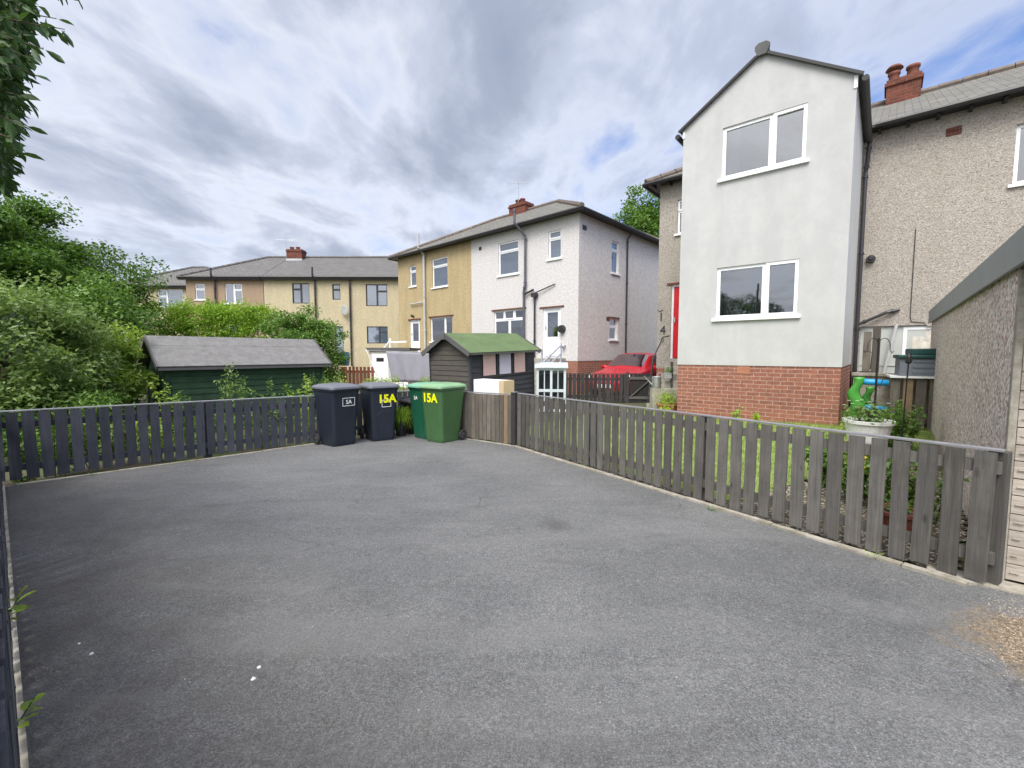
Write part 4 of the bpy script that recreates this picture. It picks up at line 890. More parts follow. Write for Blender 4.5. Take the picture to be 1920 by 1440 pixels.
q = f2.hit(651, 582); m = MB(); m.m = face(q[0], -.3, 0, q[1]) @ Matrix.Rotation(R(100), 4, 'X') @ Matrix.Rotation(R(-25), 4, 'Y'); m.lathe([(.02, 0), (.18, .02), (.30, .07), (.31, .08), (.29, .085), (.02, .02)], 20); m.build('satellite_dish', M_gpipe, b2, smooth=True)
chimney(b2, (f2.I @ Vector((-15.1, 0, 0))).x, 3.2, 7.7, 1.05, .7, .9, [(-.3, .12, .22, False), (.12, .12, .22, False)])
aerial(b2, (f2.I @ Vector((-15.8, 0, 0))).x, 3.2, 8.6, .2, 1.1)
# ================================================================ GARAGE (right edge)
gc = ab(-.645, 4.185); GZ = plane_z(gc.x, gc.y)
ga = thing('garage', 'flat roofed spar-dashed concrete garage with grey green fascia', 'garage', (gc.x, gc.y, GZ), ANG)
GH = 2.07; GL = 6.6
m = MB()
for k in range(5):
    y0 = .065+k*(GL-.065)/5; y1 = .065+(k+1)*(GL-.065)/5-.008
    m = MB(); m.box(.0, y0, .0, .06, y1, GH); m.build('wall_panel', M_gdash, ga, bevel=.003)
m = MB(); m.box(-.008, -.0, -.05, .03, .062, GH-.04); m.build('corner_post', M_conc, ga, bevel=.006)
m = MB(); m.box(.0, GL, 0, 2.9, GL+.06, GH); m.build('rear_wall', M_gdash, ga)
m = MB(); m.box(2.84, .09, 0, 2.9, GL, GH); m.build('side_wall', M_gdash, ga)
m = MB(); m.box(-.045, -.45, GH-.035, -.022, GL+.12, GH+.19); m.box(-.018, -.45, GH-.035, 3.0, -.428, GH+.19); m.build('fascia', M_gfascia, ga, bevel=.004)
m = MB(); m.box(-.020, -.425, GH+.03, 2.95, GL+.1, GH+.10); m.build('roof', M_felt, ga)
m = MB(); rr = random.Random(3); z = .03
while z < GH-.02:
    hh = min(rr.uniform(.105, .125), GH-z); m.box(.033, .012+rr.uniform(-.004, .004), z, 2.84, .045, z+hh-.006); z += hh
    m.box(.05, .0, z-hh*.55, .075+rr.uniform(0, .05), .0075, z-hh*.55+.008)
m.build('timber_boards', M_plank, ga, bevel=.003)
# ================================================================ SHEDS
def shiplap(m, x0, x1, z0, z1, y, bh=.125, gable=None):
    """boards facing -y; each board leans out at its foot. gable=(apex z, half slope) clips boards to a gable"""
    z = z0
    while z < z1-.01:
        h = min(bh, z1-z); a0, a1 = x0, x1; b0, b1 = x0, x1
        if gable:
            ze, za = gable; mid = (x0+x1)/2; hw = (x1-x0)/2
            f = lambda zz: hw if zz <= ze else max(.005, hw*(1-(zz-ze)/(za-ze)))
            a0, a1 = mid-f(z), mid+f(z); b0, b1 = mid-f(z+h), mid+f(z+h)
        yo = y-.016
        m.add([(a0, yo, z), (a1, yo, z), (b1, y-.003, z+h), (b0, y-.003, z+h), (a0, y+.02, z), (a1, y+.02, z), (b1, y+.02, z+h), (b0, y+.02, z+h)],
              [(0, 1, 2, 3), (7, 6, 5, 4), (0, 4, 5, 1), (2, 6, 7, 3), (0, 3, 7, 4), (1, 5, 6, 2)])
        z += h
def shed_frame(o, rz): return Frame(o, rz)
# green shed: near corner, long wall runs along B (away right), end wall along A (away left)
gs_c = P(312, 690, 8.6); gz = T(gs_c.x, gs_c.y)-.03
gsh = thing('garden_shed', 'long dark green shiplap shed with a pale grey felt roof behind the blue fence', 'shed', (gs_c.x, gs_c.y, gz), math.atan2(B.y, B.x))
GF = Frame((gs_c.x, gs_c.y, gz), math.atan2(B.y, B.x)); SWd = 1.55; SLn = GF.hit(620, 684, face(0, -.14, 0))[0]-.16; ev_ = (GF.hit(304, 686, face(0, -.14, 0))[1]+GF.hit(617, 682, face(0, -.14, 0))[1])/2-.05; ah = (GF.hit(300, 630, face(0, SWd/2, 0))[1]+GF.hit(570, 636, face(0, SWd/2, 0))[1])/2-.05; eh = ev_+(ah-ev_)*.14/(.14+SWd/2); print('SHED', SLn, eh, ah)       # local: x along B (length), y along A (inward)
m = MB(); shiplap(m, 0, SLn, 0, eh, 0); m.m = face(SLn, SWd, math.pi); shiplap(m, 0, SLn, 0, eh, 0); m.build('side_boards', M_shedgreen, gsh)
m = MB(); m.m = face(0, SWd, -math.pi/2); shiplap(m, 0, SWd, 0, ah-.03, 0, gable=(eh, ah)); m.build('end_boards', M_shedgreen, gsh); m = MB(); m.m = face(SLn, 0, math.pi/2); shiplap(m, 0, SWd, 0, ah-.03, 0, gable=(eh, ah)); m.build('end_boards', M_shedgreen, gsh)
for x, y in ((0, 0), (SLn, 0), (0, SWd), (SLn, SWd)): m = MB(); m.box(x-.035, y-.035, 0, x+.035, y+.035, eh); m.build('corner_post', M_shedgreen, gsh)
s = (ah-eh)/(SWd/2); m = MB(); ovx = .16
m.slab([(-ovx, -.14, eh-.14*s+.05), (SLn+ovx, -.14, eh-.14*s+.05), (SLn+ovx, SWd/2, ah+.05), (-ovx, SWd/2, ah+.05)], .03); m.slab([(-ovx, SWd+.14, eh-.14*s+.05), (SLn+ovx, SWd+.14, eh-.14*s+.05), (SLn+ovx, SWd/2, ah+.05), (-ovx, SWd/2, ah+.05)], .03)
roof_g = m.build('roof', M_felt, gsh)
m = MB(); k = .42; zz = lambda y: eh+y*s+.054
m.slab([(-ovx-.004, SWd*k-.18, zz(SWd*k-.18)), (SLn+ovx+.004, SWd*k-.18, zz(SWd*k-.18)), (SLn+ovx+.004, SWd*.5, zz(SWd*.5)), (-ovx-.004, SWd*.5, zz(SWd*.5))], .005); m.build('felt_strip', M_felt, roof_g)
m = MB()
for x in (-ovx-.015, SLn+ovx+.015):
    m.bar((x, -.15, eh-.15*s+.02), (x, SWd/2, ah+.02), .025, .09); m.bar((x, SWd+.15, eh-.15*s+.02), (x, SWd/2, ah+.02), .025, .09)
m.bar((-ovx, -.15, eh-.15*s+.0), (SLn+ovx, -.15, eh-.15*s+.0), .02, .05); m.build('barge_board', M_barge, gsh)
# small dark shed with green roof: corner nearest at x=885; gable end to the left, windows to the right
dc = P(884, 700, 9.9); dz = T(dc.x, dc.y)-.02
ds = thing('garden_shed', 'small charcoal shiplap shed with bright green felt roof and pastel shutters', 'shed', (dc.x, dc.y, dz), math.atan2(B.y, B.x))
DF = Frame((dc.x, dc.y, dz), math.atan2(B.y, B.x)); DL = DF.hit(1003, 700)[0]; 
MG = face(0, 1.5, -math.pi/2); DWd = 1.5-DF.hit(810, 700, face(0, 1.5, -math.pi/2))[0]; 
MG = face(0, DWd, -math.pi/2); DEh = DF.hit(884, 663)[1]; DAh = DF.hit(842, 631, MG)[1]
DEh += .05; DAh += .03; wx0 = DF.hit(904, 680)[0]; wx1 = DF.hit(989, 680)[0]; wz1 = DF.hit(925, 658)[1]; wz0 = DF.hit(915, 708)[1]
wz1 = min(wz1, DEh-.05); ds.rotation_euler = (0, R(-1.8), math.atan2(B.y, B.x))
m = MB(); shiplap(m, 0, DL, 0, wz0, 0); shiplap(m, 0, wx0, wz0, DEh, 0); shiplap(m, wx1, DL, wz0, DEh, 0); m.box(wx0, 0, wz1, wx1, .02, DEh); m.build('side_boards', M_shedgrey2, ds)
m = MB(); m.m = face(DL, DWd, math.pi); shiplap(m, 0, DL, 0, DEh, 0); m.m = face(DL, 0, math.pi/2); shiplap(m, 0, DWd, 0, DAh-.03, 0, gable=(DEh, DAh)); m.build('rear_boards', M_shedgrey2, ds)
m = MB(); m.m = MG; shiplap(m, 0, DWd, 0, DAh-.03, 0, .12, gable=(DEh, DAh)); m.build('gable_boards', M_shedgrey, ds)
m = MB(); m.box(-.03, -.03, 0, .03, .03, DEh); m.build('corner_post', M_shedgrey2, ds); m = MB(); m.box(-.02, DWd-.03, 0, .02, DWd+.02, DEh); m.build('corner_post', M_shedgrey2, ds)
wn = MB(); n = 3; ww = (wx1-wx0)/3
for k in range(4): xx = wx0+k*ww; wn.box(xx-.025, -.02, wz0, xx+.025, .03, wz1)
wn.box(wx0, -.022, wz1-.03, wx1, .032, wz1+.01); wn.box(wx0, -.022, wz0-.02, wx1, .032, wz0+.03)
w = wn.build('window', M_shedgrey2, ds); g = MB(); g.box(wx0, .015, wz0, wx1, .019, wz1); g.build('pane', M_glass, w)
for k in range(3):
    mm = MB(); c = wx0+(k+.5)*ww; mm.box(c-ww*.37, -.016, wz0+.035, c+ww*.37, -.002, wz1-.035); so = mm.build('shutter', M_lil if k == 1 else M_pink, ds)
    so['label'] = 'lilac shutter' if k == 1 else 'pink shutter'
s = (DAh-DEh)/(DWd/2); m = MB(); o_ = .14
ze = DEh-o_*s+.05
m.slab([(-.13, -o_, ze), (DL+.1, -o_, ze), (DL+.1, DWd/2, DAh+.05), (-.13, DWd/2, DAh+.05)], .02); m.slab([(-.13, DWd+o_, ze), (DL+.1, DWd+o_, ze), (DL+.1, DWd/2, DAh+.05), (-.13, DWd/2, DAh+.05)], .02); m.build('roof', M_gfelt, ds)
m = MB()
for x in (-.145, DL+.115):
    m.bar((x, -o_, ze-.04), (x, DWd/2, DAh+.0), .022, .11); m.bar((x, DWd+o_, ze-.04), (x, DWd/2, DAh+.0), .022, .11)
m.bar((-.13, -o_-.01, ze-.035), (DL+.1, -o_-.01, ze-.035), .02, .03); m.build('barge_board', M_barge, ds)
m = MB()
for x in (-.165, DL+.13): m.prism([(x-.01, DWd/2-.05), (x+.012, DWd/2-.05), (x+.012, DWd/2+.05), (x-.01, DWd/2+.05)], .14, DAh-.1); m.add([(x-.01, DWd/2-.05, DAh+.04), (x+.012, DWd/2-.05, DAh+.04), (x+.012, DWd/2+.05, DAh+.04), (x-.01, DWd/2+.05, DAh+.04), (x, DWd/2, DAh+.15)], [(0, 1, 4), (1, 2, 4), (2, 3, 4), (3, 0, 4)])
m.build('finial', M_barge, ds)
# white box with raw timber end, standing between the fence and the small shed
bf = P(888, 722, 8.75); Bx = Frame((bf.x, bf.y, 0), ANG); 
o = thing('white_cabinet', 'white painted box with a raw timber end behind the short brown fence', 'box', (bf.x, bf.y, T(bf.x, bf.y)), ANG)
zt = P(915, 712, 8.6).z-T(bf.x, bf.y); x1 = Bx.hit(936, 722)[0]
m = MB(); m.box(0, 0, 0, x1, .3, zt); m.build('box_body', M_white, o, bevel=.005); m = MB(); m.box(x1+.002, -.01, 0, x1+.12, .3, zt-.0); m.build('box_end', plain('pale_pine', (.55, .42, .25), .7, var=.1), o)
# ================================================================ WHEELIE BINS
def rrect(w, d, r, z, n=4, cx=0, cy=0):
    pts = []
    for (sx, sy, a0) in ((1, 1, 0), (-1, 1, 90), (-1, -1, 180), (1, -1, 270)):
        for k in range(n+1):
            a = R(a0+90*k/n); pts.append((cx+sx*(w/2-r)+r*math.cos(a), cy+sy*(d/2-r)+r*math.sin(a), z))
    return pts
def wheelie(label, loc, rz, mb_, ml, h=1.07, sticker=None, s=1.0, name='wheelie_bin'):
    """local: front faces -y, wheels at +y, x width"""
    root = thing(name, label, 'wheelie bin', loc, rz, 'wheelie bins in the corner of the tarmac')
    m = MB(); hb = h-.10
    rings = [rrect(.40*s, .44*s, .05, .0, cy=-.03), rrect(.43*s, .47*s, .06, .012, cy=-.03), rrect(.445*s, .49*s, .06, .06, cy=-.03)]
    for k in range(1, 7):
        t = k/6; rings.append(rrect((.445+.105*t)*s, (.49+.17*t)*s, .06, .06+(hb-.06)*t, cy=-.03+.02*t))
    rings += [rrect(.56*s, .68*s, .06, hb+.001, cy=-.01), rrect(.58*s, .70*s, .06, hb+.012, cy=-.01), rrect(.58*s, .70*s, .06, hb+.04, cy=-.01)]
    m.loft(rings); body = m.build('body', mb_, root, smooth=False, fix=True, bevel=.004)
    # ribbing under the rim
    for k in range(5): m = MB(); m.box(-.19*s+k*.09*s, -.336*s, hb-.06, -.175*s+k*.09*s, -.318*s, hb); m.build('rim_rib', mb_, root)
    m = MB(); rings = [rrect(.60*s, .735*s, .06, hb+.042, cy=-.02), rrect(.61*s, .745*s, .07, hb+.055, cy=-.02), rrect(.60*s, .735*s, .07, hb+.085, cy=-.02), rrect(.54*s, .66*s, .08, hb+.105, cy=-.01), rrect(.50*s, .60*s, .08, hb+.108, cy=-.01), rrect(.44*s, .53*s, .08, hb+.125, cy=0), rrect(.2*s, .25*s, .06, hb+.132, cy=0)]
    m.loft(rings); m.build('lid', ml, root, fix=True, bevel=.004)
    m = MB(); m.tube([(-.22*s, .40*s, hb+.02), (.22*s, .40*s, hb+.02)], .016, 10)
    for x in (-.22, 0, .22): m.bar((x*s, .32*s, hb+.0), (x*s, .40*s, hb+.02), .03, .05)
    m.build('handle', ml, root)
    m = MB(); m.tube([(-.27*s, .24*s, .10), (.27*s, .24*s, .10)], .012, 8); m.build('axle', M_black, root)
    for sx in (-1, 1):
        m = MB(); m.m = Matrix.Translation((sx*.265*s, .24*s, .10)) @ Matrix.Rotation(R(90)*sx, 4, 'Y'); m.lathe([(.05, -.022), (.088, -.024), (.1, -.012), (.1, .012), (.088, .024), (.06, .022), (.055, .01), (.03, .01), (.028, .03), (.01, .032)], 24)
        wl = m.build('wheel', M_rubber, root, smooth=False, fix=True); m2 = MB(); m2.m = m.m; m2.lathe([(.05, .0105), (.048, .016), (.03, .0155)], 16); m2.build('hub', M_lidblue, wl)
    tl = math.atan2((.66-.49)/2-.02, hb-.06); 
    def fr(x, z, dy=.006, side=0):     # matrix on a leaning face; side 0 front (-y), 1 = +x side
        t = (z-.06)/(hb-.06)
        if side == 0: return Matrix.Translation((x, -.03+.02*t-(.49+.17*t)*s/2-dy, z)) @ Matrix.Rotation(tl*.8, 4, 'X')
        return Matrix.Rotation(R(90), 4, 'Z') @ Matrix.Translation((x, -(.445+.105*t)*s/2-dy, z)) @ Matrix.Rotation(.05, 4, 'X')
    return root, fr
def box_outline(m, w, h, t, y=0):
    m.box(-w/2, y, 0, w/2, y+.002, t); m.box(-w/2, y, h-t, w/2, y+.002, h); m.box(-w/2, y, t, -w/2+t, y+.002, h-t); m.box(w/2-t, y, t, w/2, y+.002, h-t)
aF = ANG  # rotation whose local -y points along -B ; front towards -A needs +90
def bin_at(px, py): p = G(px, py); return (p.x, p.y, p.z)
fA = math.atan2(-A.y, -A.x)+math.pi/2    # front (-y) faces -A (towards the drive, bins backed to the far fence)
def place(px, py, rz, dy):               # px,py = ground pixel of the nearest bottom corner; dy = local corner offset
    p = G(px, py); c = Matrix.Rotation(rz, 4, 'Z') @ Vector((dy[0], dy[1], 0)); return (p.x-c.x, p.y-c.y, plane_z(p.x-c.x, p.y-c.y))
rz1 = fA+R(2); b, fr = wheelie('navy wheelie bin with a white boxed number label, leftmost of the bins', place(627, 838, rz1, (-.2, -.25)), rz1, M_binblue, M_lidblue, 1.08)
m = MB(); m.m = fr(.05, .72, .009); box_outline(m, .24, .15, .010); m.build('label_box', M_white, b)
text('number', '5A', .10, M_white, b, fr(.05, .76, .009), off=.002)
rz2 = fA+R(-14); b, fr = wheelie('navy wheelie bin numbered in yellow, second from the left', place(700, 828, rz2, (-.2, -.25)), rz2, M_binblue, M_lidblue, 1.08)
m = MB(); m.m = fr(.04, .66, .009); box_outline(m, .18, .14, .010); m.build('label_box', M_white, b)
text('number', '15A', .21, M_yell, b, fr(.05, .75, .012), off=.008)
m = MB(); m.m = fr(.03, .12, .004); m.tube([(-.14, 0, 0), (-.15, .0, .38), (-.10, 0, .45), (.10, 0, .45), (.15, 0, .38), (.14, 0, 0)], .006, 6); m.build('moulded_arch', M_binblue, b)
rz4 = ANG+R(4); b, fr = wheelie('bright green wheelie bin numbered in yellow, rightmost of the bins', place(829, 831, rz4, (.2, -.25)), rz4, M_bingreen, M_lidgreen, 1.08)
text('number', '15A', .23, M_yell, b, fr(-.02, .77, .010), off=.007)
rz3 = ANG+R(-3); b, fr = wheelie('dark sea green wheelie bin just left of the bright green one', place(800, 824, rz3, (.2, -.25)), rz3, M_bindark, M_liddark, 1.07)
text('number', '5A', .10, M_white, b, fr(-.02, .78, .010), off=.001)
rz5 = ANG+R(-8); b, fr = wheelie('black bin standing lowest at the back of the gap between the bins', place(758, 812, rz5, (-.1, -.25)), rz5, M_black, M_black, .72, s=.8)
m = MB(); m.m = fr(-.08, .42, .009); box_outline(m, .14, .10, .008); m.build('label_box', M_gpipe, b)
# ================================================================ CAR
def catmull(P_, t):
    n = len(P_)-1; t = max(0, min(n-1e-6, t)); i = int(t); f = t-i
    p0, p1, p2, p3 = P_[max(i-1, 0)], P_[i], P_[i+1], P_[min(i+2, n)]
    return .5*((2*p1)+(-p0+p2)*f+(2*p0-5*p1+4*p2-p3)*f*f+(-p0+3*p1-3*p2+p3)*f**3)
ST = [ # y, then section points (halfwidth, z): sill, side, belt, shoulder, top edge, centre
 (.00, (.55, .28), (.62, .42), (.62, .55), (.56, .62), (.35, .66), (0, .68)), (.18, (.74, .22), (.80, .42), (.80, .62), (.72, .72), (.45, .765), (0, .78)), (.60, (.80, .20), (.845, .45), (.84, .72), (.76, .82), (.5, .86), (0, .875)),
 (1.05, (.80, .20), (.85, .48), (.845, .80), (.78, .89), (.56, .93), (0, .945)), (1.22, (.80, .20), (.85, .50), (.845, .82), (.775, .93), (.60, .99), (0, 1.03)), (1.80, (.80, .20), (.85, .50), (.845, .84), (.72, 1.12), (.57, 1.38), (0, 1.43)),
 (2.10, (.80, .20), (.85, .50), (.845, .85), (.70, 1.18), (.56, 1.43), (0, 1.475)), (2.9, (.80, .20), (.85, .50), (.845, .86), (.70, 1.19), (.56, 1.43), (0, 1.475)), (3.5, (.80, .22), (.85, .50), (.84, .88), (.70, 1.17), (.55, 1.36), (0, 1.40)),
 (3.8, (.78, .26), (.84, .50), (.83, .88), (.70, 1.02), (.56, 1.15), (0, 1.2)), (3.95, (.7, .30), (.78, .50), (.77, .80), (.68, .88), (.5, .92), (0, .95))]
ys = np.array([s[0] for s in ST]); SEC = np.array([[list(p) for p in s[1:]] for s in ST])
def carS(y, t, off=0):      # t in [-1,1] : -1 left sill, 0 centre, 1 right sill
    i = int(np.clip(np.searchsorted(ys, y)-1, 0, len(ys)-2)); f = (y-ys[i])/(ys[i+1]-ys[i]); sg = 1 if t >= 0 else -1
    tt = (1-abs(t))*5; sec = SEC[i]*(1-f)+SEC[i+1]*f; w = catmull(sec, tt)
    return Vector((sg*max(0, w[0]), y, w[1]))
def carN(y, t):
    e = .01; a = carS(y+e, t)-carS(y-e, t); b_ = carS(y, min(1, t+e))-carS(y, max(-1, t-e)); n = b_.cross(a); n = n.normalized() if n.length > 1e-9 else Vector((0, 0, 1))
    c = carS(y, t)-Vector((0, y, .6)); return n if n.dot(c) > 0 else -n
def carpatch(ylist, tl, off, mat, name, root):
    m = MB(); k = len(tl); vs = []
    for y in ylist:
        for t in tl:
            tt = t(y) if callable(t) else t; vs.append(carS(y, tt)+carN(y, tt)*off)
    m.add(vs, [(i*k+j, i*k+j+1, (i+1)*k+j+1, (i+1)*k+j) for i in range(len(ylist)-1) for j in range(k-1)])
    return m.build(name, mat, root, smooth=True)
cdir = Vector((WF.M.to_3x3() @ Vector((0, 1, 0)))); cn = Vector((cdir.y, -cdir.x, 0)); c0 = WC+cn*1.42+cdir*(-.55); crz = math.atan2(cdir.y, cdir.x)-math.pi/2
cz = T(c0.x, c0.y)
car = thing('parked_car', 'red hatchback parked nose out between the two houses behind the dark fence', 'car', (c0.x, c0.y, -.04), crz)
m = MB(); yl = [y for y in np.linspace(0, 3.95, 60)]; tl = list(np.linspace(-1, 1, 49)); k = len(tl); vs = [carS(y, t) for y in yl for t in tl]
m.add(vs, [(i*k+j, i*k+j+1, (i+1)*k+j+1, (i+1)*k+j) for i in range(len(yl)-1) for j in range(k-1)]+[tuple(range(k-1, -1, -1)), tuple(range((len(yl)-1)*k, len(yl)*k))])
body = m.build('body', M_carred, car, smooth=True, fix=True)
carpatch(list(np.linspace(1.24, 1.80, 8)), list(np.linspace(-.215, .215, 17)), .006, M_carglass, 'windscreen', car)
for sg in (-1, 1):
    carpatch(list(np.linspace(1.95, 2.55, 6)), [sg*v for v in np.linspace(.25, .50, 6)], .006, M_carglass, 'side_window', car); carpatch(list(np.linspace(2.62, 3.3, 6)), [sg*v for v in np.linspace(.25, .50, 6)], .006, M_carglass, 'side_window', car)
    carpatch(list(np.linspace(1.52, 1.93, 6)), [(lambda y, q=q: sg*(.245+.02+(.25)*q*1.0 if True else 0)*1) if False else sg*(.27+.22*q) for q in (0, .33, .66, 1)], .006, M_carglass, 'quarter_window', car) if False else None
    m = MB(); m.m = Matrix.Translation((sg*.93, 1.50, .98)); m.loft([[(x*r_, y_, z*r_) for x, z in ((-.11, -.06), (.09, -.07), (.12, 0), (.08, .07), (-.08, .06))] for y_, r_ in ((-.08, .5), (-.05, .95), (.03, 1), (.06, .9))]); m.bar((-.16*sg, 0, -.05), (0, 0, -.04), .05, .04); m.build('mirror', M_carred, car, fix=True)
    carpatch(list(np.linspace(.06, .42, 6)), [sg*v for v in np.linspace(.34, .52, 6)], .008, M_white, 'headlight', car)
    for wy in (.72, 3.2):
        m = MB(); m.m = Matrix.Translation((sg*.78, wy, .30)) @ Matrix.Rotation(R(90)*sg, 4, 'Y'); m.lathe([(.2, -.09), (.29, -.09), (.30, -.05), (.30, .06), (.28, .085), (.2, .085), (.19, .06), (.05, .075)], 28); wl = m.build('wheel', M_rubber, car, fix=True)
        m2 = MB(); m2.m = m.m; m2.lathe([(.195, .0655), (.19, .08), (.04, .09)], 20); m2.build('rim', M_chrome, wl)
m = MB(); m.box(-.26, -.03, .36, .26, -.012, .47); m.build('number_plate', M_white, car)
m = MB(); m.tube([(-.45, 1.2, 1.0), (-.05, 1.3, 1.07)], .008, 5); m.tube([(.1, 1.2, 1.02), (.5, 1.3, 1.02)], .008, 5); m.build('wiper', M_black, car)
for sx in (-.3, .3):
    m = MB(); m.loft([rrect(.42, .12, .05, z, cx=sx, cy=2.0+z*.1) for z in (.6, .9, 1.12)]); m.loft([rrect(.22, .08, .03, z, cx=sx, cy=2.12) for z in (1.14, 1.30)]); m.build('seat', M_black, car, fix=True)
# ================================================================ DARK FENCE AND GATE BY THE CAR
p0 = Vector((1.58, 13.15, 0)); p1 = Vector((3.43, 12.95, 0)); zfl = lambda x, y: -.08
fence('charcoal_fence', p0, p1, Vector((0, 1, 0)), 'charcoal stained fence panel in front of the red car', pw=.1, gap=.025, mat=M_fdark, cap=M_fdark, posts=(.05, 1.8), zf=zfl, h=.90, seed=21)
gt = thing('garden_gate', 'charcoal boarded gate with a diagonal brace beside the concrete steps', 'gate', (3.47, 12.93, -.08), math.atan2(-.10, .62))
m = MB()
for k in range(6): m.box(.02+k*.105, .02, .04, .12+k*.105, .04, .9)
m.build('gate_boards', M_fdark, gt); m = MB(); m.box(0, -.01, .72, .66, .018, .80); m.box(0, -.01, .14, .66, .018, .22); m.bar((.06, .004, .22), (.6, .004, .72), .028, .07, up=(0, 1, 0)); m.build('gate_brace', M_greyfence2, gt); m = MB(); m.box(-.09, -.03, 0, -.005, .06, .93); m.build('gate_post', M_fdark, gt)
# ================================================================ GLAZED CABINET (play kitchen-like mini greenhouse) by the small shed
c1 = P(1008, 740, 11.2); cf = Frame((c1.x, c1.y, T(c1.x, c1.y)), math.atan2(-.10, 1)); cb = thing('cold_frame', 'pale grey glazed cabinet with small square panes right of the charcoal shed', 'cold frame', (c1.x, c1.y, T(c1.x, c1.y)), math.atan2(-.10, 1))
cw = cf.hit(1059, 720)[0]; ch = cf.hit(1030, 690)[1]
m = MB(); 
for x in (0, cw/2, cw): m.box(x-.03, -.02, 0, x+.03, .03, ch)
for z in (.05, ch*.48, ch-.06): m.box(.031, -.02, z, cw/2-.031, .03, z+.07); m.box(cw/2+.031, -.02, z, cw-.031, .03, z+.07)
for x in (cw*.25, cw*.75): m.box(x-.012, -.01, .12, x+.012, .02, ch*.48); m.box(x-.012, -.01, ch*.48+.07, x+.012, .02, ch-.06)
m.box(-.03, .5, 0, cw+.03, .53, ch+.1); m.box(-.03, .03, 0, -.01, .5, ch); m.box(cw+.01, .03, 0, cw+.03, .5, ch); m.build('frame', M_cab, cb)
m = MB(); m.box(.03, .005, .12, cw-.03, .009, ch-.06); m.build('pane', M_glass, cb); m = MB(); m.slab([(-.08, -.08, ch+.02), (cw+.08, -.08, ch+.02), (cw+.08, .56, ch+.13), (-.08, .56, ch+.13)], .025); m.build('roof', M_cab, cb)
# ================================================================ CLOTHES LINE, OUTHOUSE, BROWN FENCE
oh_c = P(693, 700, 17.5); o = thing('outhouse', 'small whitewashed coal shed with two doors behind the washing', 'outhouse', (oh_c.x, oh_c.y, -.2), R(-3)); of = Frame((oh_c.x, oh_c.y, -.2), R(-3)); ow = of.hit(765, 680)[0]; ohh = of.hit(700, 652)[1]
m = MB(); m.box(0, 0, 0, ow, 1.5, ohh-.1); m.build('wall', M_dirtywhite, o); m = MB(); m.box(-.1, -.1, ohh-.1, ow+.1, 1.6, ohh); m.build('roof', M_barge, o)
for k in range(2):
    m = MB(); m.box(.12+k*.78, -.03, .1, .78+k*.78, -.002, ohh-.25); dd_ = m.build('door', M_white, o); m = MB(); m.box(.3+k*.78, -.036, ohh-.55, .6+k*.78, -.031, ohh-.4); m.build('vent_opening', M_black, dd_)
q0 = P(724, 658, 13.2); q1 = P(812, 660, 12.9); zb_ = P(745, 716, 13.2).z
ln = thing('washing_line', 'thin washing line stretched across the gardens behind the charcoal shed', 'washing line', (q0.x, q0.y, q0.z), 0)
m = MB(); l0 = P(618, 655, 13.6); m.tube([Vector(l0)-q0, Vector((0, 0, .0)), q1-q0, q1-q0+Vector((2, 0, .1))], .006, 5); m.build('line', M_gpipe, ln)
m = MB(); n = 40; vs = []
for i in range(n+1):
    t = i/n; p = q0.lerp(q1, t)
    for j in range(11):
        s_ = j/10; yy = .012*math.sin(t*23+s_*2)*(.3+s_)+.05*math.exp(-((t-.18-.12*s_)/.06)**2)*s_+.01*math.sin(t*3); zz = p.z-(p.z-zb_)*s_*(1-.0*t); vs.append((p.x+.16*s_*(1-t), p.y+yy, zz))
m.add(vs, [(i*11+j, (i+1)*11+j, (i+1)*11+j+1, i*11+j+1) for i in range(n) for j in range(10)])
sh = m.build('bed_sheet', M_sheet, None, smooth=True); sh.modifiers.new('thick', 'SOLIDIFY').thickness = .004
tag(sh, 'plain grey bed sheet hanging from the washing line', 'bed sheet')
a_, b_ = P(686, 655, 13.3), P(712, 716, 12.9); m = MB(); m.tube([a_, b_], .018, 8); tag(m.build('clothes_prop', M_dirtywhite), 'slanting pale clothes prop left of the grey sheet', 'clothes prop')
bt = P(646, 660, 13.4); m = MB(); 
for k, (dx, c) in enumerate(((0, 1),)): m.loft([[(bt.x+x*w_, bt.y+y*w_, bt.z-z) for x, y in ((-.16, -.02), (.16, -.02), (.16, .02), (-.16, .02))] for z, w_ in ((0, .8), (.08, 1), (.3, .9), (.42, .75))])
tag(m.build('peg_bag', plain('blue_cloth', (.12, .25, .42), .9)), 'light blue peg bag hanging on the line beside the dark bush', 'peg bag')
def brownf(p0, p1, label):
    fence('brown_picket_fence', p0, p1, Vector((0, 1, 0)), label, pw=.09, gap=.05, mat=M_brownf, posts=(.1,), zf=lambda x, y: -.1, h=1.05, seed=31)
a_ = P(640, 700, 16); b_ = P(702, 700, 16); brownf(Vector((a_.x, a_.y, 0)), Vector((b_.x, b_.y, 0)), 'red brown picket fence overgrown with plants left of the outhouse')
# ================================================================ THINGS BY THE RIGHT GARDEN
def at(px, py, D): return P(px, py, D)
